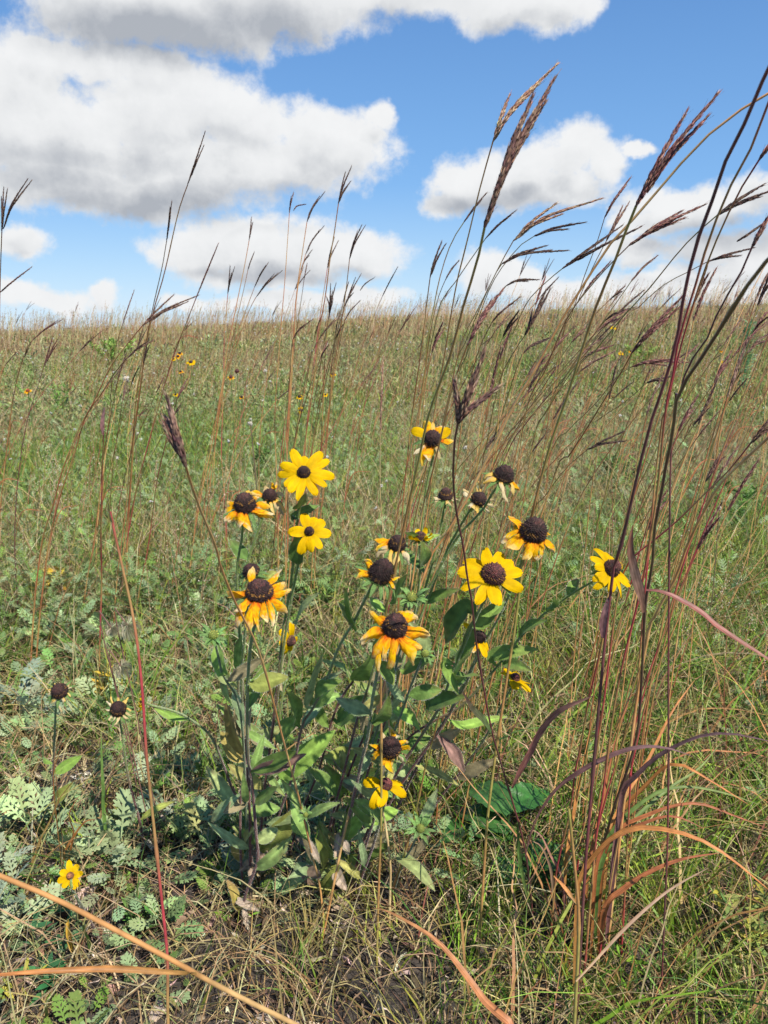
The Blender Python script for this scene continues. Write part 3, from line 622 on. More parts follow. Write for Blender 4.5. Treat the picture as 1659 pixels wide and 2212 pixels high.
SUSG = 'black-eyed susans in and around the foreground clump'
def susan(label, stempts, D0, heads, color='g', r=.0019, group=SUSG, D1=None):
    """stempts from just under the head down to the root"""
    pts = np.array(stempts, float)
    if D1 is None: D1 = float(groundpt(*pts[-1])[1])
    P = line3(pts, D0, D1)
    o = thing('black_eyed_susan', P[-1], label, 'flower', group)
    ends = []
    for h in heads:
        ends.append(flower(o, *h[0], **h[1]))
    Q = P.copy()
    if heads and heads[0][0][2] is not None:
        Q = np.vstack([ends[0], P])
    S = smooth_line(Q[::-1], 40)
    g = np.array([.19, .27, .06]); p = np.array([.16, .06, .045])
    t = np.linspace(0, 1, 40)[:, None]
    mixf = sstep(.45, .8, t) if color == 'g' else sstep(.75, .95, t)
    mb = MB(); tube(mb, S, np.linspace(r * 1.3, r * .85, 40), p * (1 - mixf) + g * mixf, 8)
    # bristly hairs
    n = 260; i = rng.integers(0, 39, n); a = rng.uniform(0, 6.28, n)
    T = unit(np.gradient(S, axis=0))[i]; e1 = unit(np.cross(T, [.3, .9, .1])); e2 = np.cross(T, e1)
    out = e1 * np.cos(a)[:, None] + e2 * np.sin(a)[:, None]; st = S[i] + (S[i + 1] - S[i]) * rng.random((n, 1))
    PP = np.stack([st + out * r * .9, st + out * (r * .9 + rng.uniform(.0012, .0028, (n, 1)))], 1)
    ribbons(mb, PP, unit(np.cross(out, T) + T * .3), np.tile([.00013, .00004], (n, 1)), np.tile([.5, .48, .42], (n, 1)))
    mb.build('stem', M_HAIRY, o)
    for h in heads[1:]: pass
    for e in ends[1:]:
        j = np.argmin(np.linalg.norm(S - e, axis=1) + np.where(S[:, 2] > e[2] - .03, 9, 0))
        mb = MB(); tube(mb, smooth_line([S[j], .5 * (S[j] + e) + [0, 0, -.012], e], 12), r * .8, g, 7); mb.build('branch', M_HAIRY, o)
    proj = []
    for q in S:
        v = q - CAM; dd = v @ FWD; proj.append((CX + FPX * v[0] / dd, CY - FPX * (v @ UPV) / dd))
    SUSANS.append((o, np.array(proj), S))
    return o

U = lambda x, y, z: (x, y, z)
def F(px, py, D, rc, rp, style, nrm, **k): return ((px, py, D, rc, rp, style, nrm), k)
susan('largest fresh yellow bloom of the left stems, petals fully open above a small dark cone', [(652,1050),(648,1100),(636,1160),(632,1230),(622,1300),(610,1370),(602,1450),(590,1560),(572,1700),(560,1830),(556,1900)], 1.0,
  [F(656,1018,1.0,15,58,'fresh',(.05,-.72,.68),npet=12,droop=.5)])
susan('smaller fresh yellow bloom directly under the fully open one', [(664,1170),(650,1195),(640,1240),(625,1320),(612,1400),(600,1500),(580,1640),(566,1760),(562,1900)], 1.0,
  [F(668,1147,.99,11,45,'fresh',(.0,-.75,.62),npet=9,droop=.7)])
susan('withered orange bloom with a big dark cone, a small brown cone at its right', [(526,1118),(523,1160),(512,1230),(515,1330),(518,1400),(515,1498),(524,1584),(531,1639),(520,1728),(520,1850),(528,1940)], .92,
  [F(529,1086,.92,24,56,'wilt',(.02,-.42,.9),npet=13,droop=.9)], r=.0018)
susan('small brown cone with dry tan petals behind the withered orange bloom', [(578,1090),(560,1140),(535,1215),(524,1270),(520,1350),(522,1450),(530,1560),(538,1700),(540,1880),(536,1950)], 1.02,
  [F(583,1068,1.02,16,46,'halfdry',(.25,-.5,.8),npet=9,gaps=.2)])
susan('large orange bloom with a big dark cone and ragged brown-tipped petals, lower left', [(555,1310),(552,1340),(542,1390),(536,1460),(534,1552),(537,1648),(545,1700),(553,1799),(556,1859),(530,1936),(522,1985)], .8,
  [F(560,1273,.79,29,78,'wilt',(.06,-.36,.93),npet=15,droop=.8)], r=.0021)
susan('bare dark cone with one pale petal just above the large ragged orange bloom', [(540,1250),(535,1300),(528,1380),(522,1480),(528,1600),(540,1760),(545,1900)], .9,
  [F(541,1231,.9,18,45,'dry',(-.2,-.5,.8),npet=8,gaps=.72)])
susan('large orange-yellow bloom at centre with red-streaked petals and white curled tips', [(838,1385),(820,1425),(812,1470),(803,1520),(796,1584),(780,1650),(760,1740),(735,1830),(715,1930)], .78,
  [F(854,1351,.78,29,82,'wilt',(.12,-.5,.84),npet=15,droop=.95)], r=.0021)
susan('domed brown cone seen from the side, yellow petals left only on its left', [(806,1262),(790,1292),(764,1344),(733,1396),(706,1466),(676,1530),(652,1571),(630,1680),(600,1770),(570,1880)], .86,
  [F(823,1236,.86,27,52,'wilt',(.42,-.35,.8),npet=14,droop=1.2,skip=(1,2,3,4,5),ang0=3.6,conef=1.15)])
susan('dark cone half hidden by a red stem, few tan petals, above the domed brown cone', [(856,1195),(846,1240),(838,1300),(825,1380),(800,1470),(770,1560),(740,1680),(710,1800),(700,1900)], .95,
  [F(859,1173,.95,20,46,'halfdry',(.2,-.4,.85),npet=9,gaps=.4)])
susan('closed yellow bud with upright petals left of centre right, over a dark green leaf', [(908,1172),(908,1220),(902,1290),(885,1370),(862,1450),(835,1550),(800,1650),(765,1780),(735,1900)], .96,
  [F(908,1158,.96,13,30,'fresh',(0,-.15,1),npet=9,droop=-.9,cone=CONE_BR)])
susan('biggest clean yellow bloom right of centre with broad petals round a plum cone', [(1052,1285),(1030,1330),(1000,1400),(975,1460),(948,1530),(910,1590),(870,1650),(825,1730),(785,1820),(750,1935)], .88,
  [F(1067,1238,.87,25,74,'fresh',(.12,-.66,.74),npet=11,droop=.45,cone=[.06,.022,.02],skip=(1,))], r=.002)
susan('rightmost yellow bloom, petals longer on its left, purple centre in the cone', [(1300,1245),(1240,1280),(1185,1318),(1130,1370),(1090,1420),(1040,1480),(990,1530),(940,1556),(879,1598),(820,1680),(770,1780),(735,1880)], .97,
  [F(1324,1226,.96,20,56,'fresh',(.45,-.6,.62),npet=12,droop=.9,cone=[.05,.02,.018])], r=.0018)
susan('drooping orange bloom with a round black cone at right, petals tan at their ends', [(1140,1180),(1128,1210),(1110,1260),(1080,1330),(1040,1400),(1005,1480),(955,1570),(890,1660),(830,1760),(790,1880)], .9,
  [F(1154,1145,.9,27,62,'wilt',(.15,-.45,.86),npet=11,droop=1.2,gaps=.1)], r=.0018)
susan('black cone with thin hanging tan petals, highest of the three withered right heads', [(1074,1045),(1043,1101),(998,1148),(965,1199),(935,1255),(903,1311),(850,1375),(790,1440),(742,1500),(716,1560),(690,1660),(650,1760),(620,1850)], 1.0,
  [F(1090,1023,.99,22,52,'halfdry',(.3,-.4,.85),npet=11,gaps=.3,droop=1.4)], r=.0018)
susan('small cone wrapped in curled papery tan petals, left of the two orange right heads', [(1020,1095),(995,1135),(960,1200),(930,1280),(895,1360),(850,1450),(800,1560),(750,1680),(715,1800),(700,1890)], 1.1,
  [F(1036,1076,1.08,16,36,'dry',(.3,-.6,.7),npet=10,droop=-.6)])
susan('petalless brown cone on a frilled base left of the papery wrapped cone', [(960,1095),(952,1140),(938,1200),(915,1280),(880,1370),(840,1480),(800,1600),(770,1720),(740,1860)], 1.1,
  [F(963,1068,1.1,16,26,'dry',(.0,-.25,.95),npet=12,droop=.3,conef=1.2)])
susan('uppermost yellow bloom, ragged upright petals crossed by grass stems', [(938,975),(925,1030),(915,1100),(905,1190),(880,1290),(850,1400),(815,1540),(780,1680),(750,1820)], 1.15,
  [F(935,945,1.13,19,52,'mix',(.1,-.8,.55),npet=10,droop=.5)])
susan('black round cone over short curled tan petals, low at centre', [(840,1650),(828,1700),(805,1780),(780,1860),(760,1930)], 1.0,
  [F(843,1613,.99,25,50,'mix',(.02,-.55,.8),npet=11,droop=1.1)])
susan('lowest yellow bloom at centre with four long drooping petals and a plum cone', [(832,1715),(825,1760),(805,1830),(780,1900),(770,1940)], 1.02,
  [F(835,1692,1.0,15,56,'fresh',(.35,-.35,.86),npet=9,droop=1.5,cone=CONE_PU,skip=(0,1,2,6),ang0=1.2)])
susan('small yellow bloom turned sideways with hanging petals, under the smaller fresh bloom', [(628,1400),(620,1450),(605,1540),(590,1650),(575,1760),(570,1850)], 1.25,
  [F(630,1385,1.22,12,38,'fresh',(.75,-.45,-.1),npet=8,droop=.7,cone=CONE_BR)])
susan('small yellow bloom tilted back among straw, right of the centre leaves', [(1108,1480),(1085,1520),(1050,1590),(1000,1660),(940,1740),(900,1800)], 1.15,
  [F(1114,1462,1.15,11,38,'fresh',(.35,-.15,.9),npet=9,droop=.4,cone=CONE_PU)])
susan('small bright yellow bloom alone on the sage at lower left', [(155,1915),(172,1950),(195,1990),(215,2030)], .98,
  [F(151,1892,.99,9,34,'fresh',(.05,-.7,.7),npet=8,droop=.2,cone=[.2,.09,.04])])
susan('little dark cone with a frill of dry petals left of the near thin stalk', [(258,1555),(266,1600),(275,1670),(290,1730),(305,1790),(312,1850)], 1.2,
  [F(255,1530,1.18,18,34,'dry',(.15,-.6,.75),npet=12,droop=.2)])
susan('dead grey-black cone with pinkish frill near the left edge', [(123,1515),(119,1560),(116,1640),(114,1720),(112,1790)], 1.2,
  [F(127,1491,1.18,19,28,'dry',(-.05,-.6,.75),npet=13,droop=.1)])
susan('yellow-tipped bud on a bent hairy stem left of the clump', [(318,1522),(345,1528),(385,1540),(420,1560),(455,1590),(478,1640),(500,1700),(518,1740),(520,1830)], 1.0,
  [F(305,1518,1.0,7,22,'fresh',(-.95,-.2,.2),npet=8,droop=-.5,cone=[.5,.35,.05])])
susan('hanging yellow remnant behind the biggest clean bloom, mostly hidden', [(1035,1400),(1010,1460),(970,1540),(920,1620),(870,1720),(835,1800)], 1.0,
  [F(1037,1375,1.0,15,40,'mix',(.3,-.3,.3),npet=7,droop=1.0)])

# hairy green buds
def bud(label, pts, D0, rpx):
    pts = np.array(pts, float); D1 = float(groundpt(*pts[-1])[1])
    P = line3(pts, D0, D1); o = thing('flower_bud', P[-1], label, 'flower bud', 'green buds of the foreground clump')
    S = smooth_line(P[::-1], 26); mb = MB(); tube(mb, S, np.linspace(.0022, .0015, 26), np.array([.13, .19, .06]), 7); mb.build('stem', M_HAIRY, o)
    c = P[0]; r = rpx * D0 / FPX; mb = MB(); Rm = head_frame((0, -.5, .85)); 
    cone_mesh(mb, c, Rm, r * .35, r * .35, [.3, .36, .08], 40)
    for k in range(20):
        a = rng.uniform(0, 6.28); d = math.cos(a) * Rm[:, 0] + math.sin(a) * Rm[:, 1]; L = r * rng.uniform(.7, 1.25); up = rng.uniform(-.3, .8)
        PP = np.array([c - Rm[:, 2] * r * .2 + d * r * .2, c + d * L * .6 + Rm[:, 2] * up * L * .4, c + d * L + Rm[:, 2] * up * L * .5])
        leaf_blade(mb, PP, r * .15, jit([.17, .29, .09], 1, .15)[0], n=7, face=Rm[:, 2])
    mb.build('bracts', M_LEAF, o)
    proj = []
    for q in S:
        v = q - CAM; dd = v @ FWD; proj.append((CX + FPX * v[0] / dd, CY - FPX * (v @ UPV) / dd))
    SUSANS.append((o, np.array(proj), S))
bud('hairy green bud at the left of the clump below the large ragged orange bloom', [(461,1372),(470,1410),(482,1460),(508,1500),(522,1560),(530,1700),(535,1900)], .88, 34)
bud('pale green open bud right of the centre orange bloom', [(918,1412),(905,1440),(885,1490),(860,1560),(810,1680),(760,1800),(735,1900)], .9, 30)
bud('woolly green bud between the domed brown cone and the biggest clean bloom', [(889,1290),(880,1330),(868,1390),(850,1460),(820,1560),(775,1700),(740,1850)], .92, 36)
bud('low green bud by the toothed dark leaves at lower centre', [(908,1790),(890,1830),(868,1870),(850,1920)], 1.05, 36)
bud('tiny green bud among the lowest leaves of the clump', [(660,1760),(668,1820),(680,1880),(690,1930)], 1.0, 20)

# leaves of the clump: base px, tip px, full width px, colour, facing (lean)
G1 = [.14, .22, .045]; G2 = [.09, .16, .035]; G3 = [.22, .25, .055]; G4 = [.20, .32, .06]; G5 = [.27, .21, .06]; G6 = [.24, .29, .11]; G7 = [.19, .11, .09]
LEAVES = [((539,1539),(583,1431),38,G1),((521,1630),(489,1517),34,G5),((516,1640),(476,1580),34,G5),((537,1500),(600,1455),26,G3),((560,1480),(623,1462),40,G3),
 ((662,1525),(697,1410),32,G6),((544,1670),(662,1628),30,G7),((544,1670),(640,1622),34,G1),((610,1680),(725,1577),48,G4),((719,1638),(789,1641),46,G3),
 ((562,1861),(640,1745),54,G3),((735,1822),(801,1738),30,G4),((690,1889),(680,1810),30,G3),((860,1848),(940,1925),32,G6),((846,1534),(907,1577),30,G4),
 ((731,1558),(793,1503),42,G2),((765,1470),(815,1400),48,G1),((1012,1312),(962,1390),54,G2),((1060,1418),(1163,1402),30,G1),((911,1300),(993,1272),22,G1),
 ((909,1228),(909,1168),32,G2),((1176,1320),(1190,1278),26,G1),((947,1592),(1004,1668),30,G7),((925,1520),(1005,1505),40,G2),((1000,1568),(1096,1548),22,G4),
 ((533,1209),(496,1166),30,G2),((640,1225),(650,1150),32,G2),((632,1120),(690,1092),24,G2),((640,1100),(660,1065),22,G2),((411,1557),(333,1530),20,G4),
 ((500,1730),(445,1655),30,G6),((511,1488),(452,1415),20,G6),((486,1460),(470,1385),38,G4),((515,1450),(522,1370),26,G1),((575,1250),(600,1235),26,G3),
 ((535,1290),(588,1248),30,G2),((640,1345),(690,1280),20,G6),((760,1350),(728,1300),22,G6),((770,1360),(748,1270),28,G4),((820,1420),(850,1480),30,G1),
 ((870,1450),(945,1420),28,G1),((985,1430),(1020,1340),40,G2),((1040,1350),(1090,1300),40,G1),((960,1480),(1035,1460),30,G1),((890,1500),(955,1490),32,G2),
 ((800,1560),(840,1500),34,G1),((700,1560),(668,1500),26,G1),((640,1560),(620,1490),34,G1),((600,1600),(650,1545),40,G1),((560,1600),(610,1570),32,G6),
 ((545,1740),(600,1700),30,G1),((520,1750),(470,1700),26,G1),((520,1860),(505,1800),26,G5),((540,1900),(490,1880),24,G3),((515,1960),(490,1900),26,G5),
 ((740,1720),(700,1650),36,G1),((770,1700),(820,1660),34,G2),((800,1620),(850,1560),34,G2),((870,1620),(930,1590),36,G2),((880,1600),(840,1540),24,G4),
 ((720,1850),(690,1790),28,G3),((750,1850),(790,1880),36,G3),((770,1860),(850,1820),26,G1),((700,1930),(735,1860),30,G3),((800,1780),(860,1750),30,G4),
 ((680,1500),(740,1470),30,G1),((850,1300),(880,1240),24,G1),((830,1330),(800,1290),20,G4),((1120,1380),(1180,1340),26,G1),((1090,1430),(1150,1450),24,G1),
 ((1220,1290),(1250,1250),20,G1),((920,1390),(880,1340),26,G6),((880,1200),(920,1240),20,G2),((905,1170),(950,1155),16,G4),((905,1165),(875,1150),16,G4),
 ((555,1820),(600,1790),30,G6),((570,1870),(540,1790),24,G7),((119,1670),(177,1632),24,G4),((116,1740),(158,1690),24,G3),((117,1650),(95,1615),18,G4),
 ((116,1700),(90,1735),22,[.4,.32,.25]),((300,1770),(380,1730),16,G3),((960,1430),(990,1500),26,G1),((1000,1460),(960,1500),30,G2),((930,1600),(990,1580),26,G2)]
def susan_leaf(base, tip, wpx, col):
    bp = np.array(base, float); best = None
    for o, pr, S in SUSANS:
        d = np.linalg.norm(pr - bp, axis=1); i = int(np.argmin(d))
        if best is None or d[i] < best[0]: best = (d[i], o, S[i])
    _, o, q = best
    D = q[1]; P0 = q
    drift = rng.uniform(-.04, .05)
    P2 = at(tip[0], tip[1], D - .02 + drift); P1b = at(base[0], base[1], D)
    ax = P2 - P1b; L = np.linalg.norm(ax)
    nrm = unit(np.array([rng.normal(0, .35), -.62, .6 + rng.normal(0, .2)]))
    side = unit(np.cross(ax, nrm)); nn = unit(np.cross(side, ax))
    bow = rng.uniform(-.05, .16) * L; mid = .5 * (P1b + P2) + nn * bow
    pts = [P0] + ([P1b] if np.linalg.norm(P1b - P0) > .006 else []) + [mid, P2]
    C = smooth_line(np.array(pts), 16); k = 16
    T = unit(np.gradient(C, axis=0)); S_ = unit(np.cross(T, nrm)); Nn = np.cross(S_, T)
    t = np.linspace(0, 1, k); w = wpx * D / FPX * .5
    p0 = .12
    W = w * np.where(t < p0, .14 + .5 * (t / p0) ** 2 * .5, 0) + w * np.where(t >= p0, np.sin(np.pi * np.clip((t - p0 * .35) / (1 - p0 * .35), 0, 1) ** .85) ** .75, 0)
    W = np.maximum(W * 1.12, .0004)
    nu = 7; u = np.linspace(-1, 1, nu); wave = rng.uniform(0, 6)
    fold = rng.uniform(.1, .45)
    V = C[:, None] + S_[:, None] * (W[:, None] * u)[..., None] + Nn[:, None] * (W[:, None] * (fold * np.abs(u)) + W[:, None] * .14 * np.sin(t[:, None] * 11 + wave + u * 2) * np.abs(u))[..., None]
    i = np.arange(k - 1)[:, None]; j = np.arange(nu - 1)[None]
    Fc = np.stack([i * nu + j, i * nu + j + 1, (i + 1) * nu + j + 1, (i + 1) * nu + j], -1).reshape(-1, 4)
    cc = np.array(col) * rng.uniform(1.05, 1.45)
    brown = np.array([.24, .13, .08]); yel = np.array([.32, .28, .08])
    b = sstep(.55, 1.1, t[:, None] + rng.normal(0, .12, (k, nu)) + .25 * np.abs(u)[None] - .12) * rng.uniform(0, .7)
    C3 = cc * (1 + .35 * (np.abs(u) < .1)[None, :, None]) * np.ones((k, nu, 1)) * (1 + rng.normal(0, .09, (k, nu, 1)))
    C3 = C3 * (1 - b[..., None]) + (yel if rng.random() < .5 else brown) * b[..., None]
    mb = MB(); mb.add(V, Fc, C3)
    # fine silvery hairs round the margin
    n = 110; ii = rng.integers(0, k - 1, n); sg = rng.choice([-1, 1], n)
    f = rng.random((n, 1)); st = V[ii, np.where(sg > 0, nu - 1, 0)] * (1 - f) + V[ii + 1, np.where(sg > 0, nu - 1, 0)] * f
    dd = S_[ii] * sg[:, None] + T[ii] * .5 + rng.normal(0, .3, (n, 3))
    PP = np.stack([st, st + unit(dd) * rng.uniform(.001, .0022, (n, 1))], 1)
    ribbons(mb, PP, unit(np.cross(dd, Nn[ii])), np.tile([.00012, .00004], (n, 1)), np.tile([.5, .52, .42], (n, 1)))
    mb.build('leaf', M_LEAF, o)
for l in LEAVES: susan_leaf(*l)
YG = [[.21, .30, .09], [.17, .27, .07], [.25, .32, .13], [.22, .30, .14], [.30, .29, .09], [.24, .20, .11]]
for k in range(120):       # fuller foot of the clump
    o_, pr_, S_ = SUSANS[rng.integers(0, len(SUSANS))]
    c_ = pr_[(pr_[:, 1] > 1440) & (pr_[:, 1] < 1930) & (pr_[:, 0] > 480) & (pr_[:, 0] < 1010)]
    if len(c_) < 2: continue
    b_ = c_[rng.integers(0, len(c_))]; an = rng.uniform(.4, 1.5) if rng.random() < .75 else rng.uniform(-1.0, .3); sg = 1 if rng.random() < .55 else -1
    ln = rng.uniform(55, 115); susan_leaf(tuple(b_), (b_[0] + sg * ln * math.cos(an), b_[1] - ln * math.sin(an)), rng.uniform(15, 32), YG[rng.integers(0, 6)])
for k in range(44):       # withered brown leaves hanging at the foot
    b_ = (rng.uniform(500, 760), rng.uniform(1800, 1960)); an = rng.uniform(-2.6, -.4); ln = rng.uniform(30, 70)
    susan_leaf(b_, (b_[0] + ln * math.cos(an), b_[1] - ln * math.sin(an)), rng.uniform(12, 26), [[.34, .25, .18], [.42, .33, .25], [.24, .16, .11]][k % 3])

# ------------------------------------------------------------------ dark green toothed rosette at lower right of the clump
def broad_leaf(mb, base, tip, w, col, teeth=9, up=(0, -.25, 1), bow=.12):
    ax = tip - base; L = np.linalg.norm(ax); T = ax / L; S_ = unit(np.cross(T, up)); Nn = np.cross(S_, T)
    k, nu = 26, 9; t = np.linspace(0, 1, k); u = np.linspace(-1, 1, nu)
    W = w * np.sin(np.pi * np.clip(t, .02, 1) ** .8) ** .7 * (1 - .10 * ((t * teeth) % 1)); W[-1] = .0008
    V = base + T * (t * L)[:, None]; V = V + Nn * (bow * L * np.sin(np.pi * t) - .1 * L * t ** 2)[:, None]
    V = V[:, None] + S_ * (W[:, None] * u)[..., None] + Nn * (W[:, None] * .22 * np.abs(u) + .06 * w * np.sin(t[:, None] * 30 + np.abs(u) * 6))[..., None]
    i = np.arange(k - 1)[:, None]; j = np.arange(nu - 1)[None]
    Fc = np.stack([i * nu + j, i * nu + j + 1, (i + 1) * nu + j + 1, (i + 1) * nu + j], -1).reshape(-1, 4)
    C = np.array(col) * (1 + .3 * (np.abs(u) < .1))[None, :, None] * (1 + .15 * np.sin(t[:, None, None] * 60 - np.abs(u)[None, :, None] * 8)) * np.ones((k, nu, 1))
    mb.add(V, Fc, C)
M_BROAD = leaf_mat('broad_leaf', .4, .25, .5, .3, 50, .25)
c = groundpt(1090, 1850)
ro = thing('broadleaf_rosette', c, 'dark green broad toothed leaves spread low right of the flower clump', 'plant')
for (bx, by), (tx, ty), w, hb, ht in [((1100,1760),(1010,1690),58,.10,.10),((1085,1750),(1200,1712),52,.10,.10),((1100,1800),(985,1745),55,.07,.06),((1110,1810),(990,1790),40,.05,.05),
      ((1130,1850),(1240,1868),58,.06,.06),((1110,1860),(1090,1905),50,.05,.04),((1150,1880),(1235,1905),50,.04,.04),((1010,1560+220),(950,1820),30,.04,.05)]:
    D0 = (CAMH - hb) * groundpt(bx, by)[1]; D1 = (CAMH - ht) * groundpt(tx, ty)[1]
    P0 = at(bx, by, D0); P1 = at(tx, ty, D1); mb = MB(); broad_leaf(mb, P0, P1, w * D0 / FPX * .85, jit([.05, .145, .03], 1, .15)[0]); mb.build('leaf', M_BROAD, ro)
    mb = MB(); tube(mb, smooth_line([c, .5 * (c + P0) + [0, 0, .02], P0], 8), .0018, np.array([.1, .18, .05]), 6); mb.build('leaf_stalk', M_STEM, ro)

# ------------------------------------------------------------------ sage
def lobed_leaf_proto(sub=True, slim=1.0):
    """pinnate, deeply cut leaf along +X in the XY plane, length 1"""
    V = []; Fq = []
    def strip(p0, p1, w0, wm, w1, dz):
        p0 = np.array(p0); p1 = np.array(p1); w0, wm, w1 = w0 * slim, wm * slim, w1 * slim; d = unit(p1 - p0); s = np.array([-d[1], d[0], 0]); m = .55 * p1 + .45 * p0; m[2] += dz
        b = len(V); V.extend([p0 - s * w0, p0 + s * w0, m - s * wm, m + s * wm, p1 - s * w1, p1 + s * w1]); Fq.extend([(b, b + 1, b + 3, b + 2), (b + 2, b + 3, b + 5, b + 4)])
    strip((0, 0, 0), (.95, 0, .0), .012, .03, .035, .03)
    for x, L, a in ((.25, .2, 60), (.42, .3, 55), (.58, .34, 50), (.74, .30, 42), (.88, .24, 30)):
        for s in (1, -1):
            c, q = math.cos(R(a)), math.sin(R(a)) * s
            e = (x + L * c, L * q, .02); strip((x, 0, .02), e, .022, .05, .018, .03)
            for aa in ((a + 38, a - 38) if sub else ()):
                c2, q2 = math.cos(R(aa)), math.sin(R(aa)) * s; st = (x + L * .45 * c, L * .45 * q, .03)
                strip(st, (st[0] + L * .42 * c2, st[1] + L * .42 * q2, .03), .02, .034, .012, .01)
    strip((.88, 0, .02), (1.06, 0, 0), .03, .05, .015, .02)
    return np.array(V, float), np.array(Fq)
LOB_V, LOB_F = lobed_leaf_proto(); LOB2 = lobed_leaf_proto(False, .62)
# simpler leaf for far plants
LS = np.array([[0, 0, 0], [.3, .10, .02], [.3, -.10, .02], [.72, .10, .02], [.72, -.10, .02], [1, 0, -.03]]); 
LSF3 = np.array([[0, 2, 1], [5, 3, 4]]); LSF4 = np.array([[1, 2, 4, 3]])
SAGEPAL = [[.20, .30, .12], [.26, .36, .16], [.15, .25, .07], [.31, .39, .21], [.19, .30, .06], [.24, .33, .15]]
FIELDPAL = [[.24, .31, .12], [.18, .25, .07], [.34, .34, .15], [.15, .22, .06], [.29, .35, .18], [.36, .33, .16]]
def leaf_cloud(centers, hts, radii, nper, llen, pal, detailed, tilt=.4, rg=rng, stemcol=None, mb=None):
    """leaves spread through plant volumes; returns buffer"""
    mb = mb or MB()
    n = len(centers) * nper
    ci = np.repeat(np.arange(len(centers)), nper)
    a = rg.uniform(0, 2 * np.pi, n); rr = np.sqrt(rg.random(n)) * radii[ci]; z = rg.random(n) ** .8 * hts[ci]
    pos = centers[ci] + np.stack([np.cos(a) * rr * .75, np.sin(a) * rr * .75, z * (1 - .35 * (rr / radii[ci]) ** 2)], 1)
    el = rg.normal(tilt, .35, n)
    ax = np.stack([np.cos(a + rg.normal(0, .7, n)) * np.cos(el), np.sin(a + rg.normal(0, .7, n)) * np.cos(el), np.sin(el)], 1)
    M = frames(ax, rg.normal(0, .5, n)); L = llen[ci] * rg.uniform(.6, 1.3, n)
    M = M * L[:, None, None]
    pc = np.asarray(pal)[rg.integers(0, len(pal), len(centers))]
    C = jit(pc[ci], n, .18, rg)
    if detailed == 2: instances(mb, LOB2[0] * np.array([1.1, .95, 1]), LOB2[1], M, pos, C)
    elif detailed: instances(mb, LOB_V, LOB_F, M, pos, C)
    else:
        b = mb.n; instances(mb, LS, LSF3, M, pos, C); m = len(LS)
        mb.addmore((LSF4[None] + (np.arange(n) * m)[:, None, None]).reshape(-1, 4), b)
    return mb
def sage_plant(px, py, label, h=.09, rad=.07, n=20, leaf=.05, pal=SAGEPAL, group='sage plants among the litter', name='sage_plant'):
    c = groundpt(px, py); o = thing(name, c, label, 'plant', group)
    mb = MB(); 
    for k in range(max(2, n // 8)):
        e = c + [rng.normal(0, rad * .4), rng.normal(0, rad * .4), h * rng.uniform(.6, 1)]
        tube(mb, smooth_line([c, .5 * (c + e) + [rng.normal(0, .006), 0, 0], e], 7), .0014, np.array([.3, .3, .2]), 5)
    mb.build('stem', M_STEM, o)
    mb = leaf_cloud(c[None], np.array([h]), np.array([rad]), n, np.array([leaf]), pal, True, .45); mb.build('foliage', M_SAGE, o)
PG = [[.30, .40, .17], [.34, .43, .21]]; SV = [[.34, .41, .27], [.30, .38, .24]]
for a in [(265,1905,'pale green lobed sage sprig standing alone on bare soil at lower left',.10,.05,9,.055,PG),
          (70,1900,'broad bushy sage beside the lone small yellow bloom, lower left',.10,.10,26,.055,PG),
          (190,1900,'sage right behind the lone small yellow bloom',.09,.07,12,.05,PG),
          (5,2010,'silvery sage cut by the left edge under the nearest blurred stem',.11,.06,22,.04,SV),
          (440,1850,'small yellow-green lobed plant left of the clump foot',.06,.05,9,.045,[[.28,.34,.12]]),
          (40,1580,'wide silvery-green sage at the left edge below the dead grey cone',.10,.10,26,.06,SV),
          (120,1400,'dense sage under the yellowed leaves at left',.10,.11,34,.06,PG),
          (250,1420,'sage behind the near thin stalk, left of the fuzzy seed heads',.09,.09,22,.055,PG),
          (380,1720,'silvery sage leaf lying low left of the clump',.05,.06,8,.07,SV),
          (60,1200,'sage mound at the left edge in the middle distance',.14,.14,34,.06,SAGEPAL),
          (400,1300,'grey-green sage just left of the withered orange bloom stem',.10,.12,26,.055,SAGEPAL),
          (230,1560,'sage between the two small dark cones at left',.07,.07,14,.05,PG)]:
    sage_plant(a[0], a[1], a[2], a[3] * 1.2, a[4] * 1.1, a[5], a[6] * 1.25, a[7])

# leafy green forbs that stand out
def forb(px, py, D, label, h, rad, n, leaf, pal, name='leafy_herb', cat='plant', columnar=False):
    q = groundpt(px, py) if D is None else at(px, py, D); c = np.array([q[0], q[1], gz(q[0], q[1])]); o = thing(name, c, label, cat)
    mb = MB(); nst = 7 if not columnar else 1
    P = []
    for k in range(nst):
        e = c + [rng.normal(0, rad * .5) if nst > 1 else 0, rng.normal(0, rad * .5) if nst > 1 else 0, h * rng.uniform(.8, 1)]
        S = smooth_line([c + [rng.normal(0, .01), 0, 0], .5 * (c + e), e], 12); P.append(S); tube(mb, S, np.linspace(.0025, .001, 12), np.array([.13, .16, .06]), 5)
    mb.build('stem', M_STEM, o)
    P = np.array(P); m = rng.integers(0, nst, n); t = rng.uniform(.15, 1, n) * 11; i = t.astype(int).clip(0, 10); f = (t - i)[:, None]
    pos = P[m, i] * (1 - f) + P[m, i + 1] * f
    a = rng.uniform(0, 6.28, n); el = rng.normal(.5, .3, n); ax = np.stack([np.cos(a) * np.cos(el), np.sin(a) * np.cos(el), np.sin(el)], 1)
    if columnar: pos = pos + ax * (rad * rng.random(n) * (1.1 - .5 * t / 11))[:, None] * .5
    M = frames(ax, rng.normal(0, .5, n)) * (leaf * rng.uniform(.6, 1.2, n))[:, None, None]
    mb = MB(); C = jit(pick(pal, n), n, .2); b = mb.n; instances(mb, LS, LSF3, M, pos, C); mb.addmore((LSF4[None] + (np.arange(n) * 6)[:, None, None]).reshape(-1, 4), b)
    mb.build('foliage', M_LEAF, o)
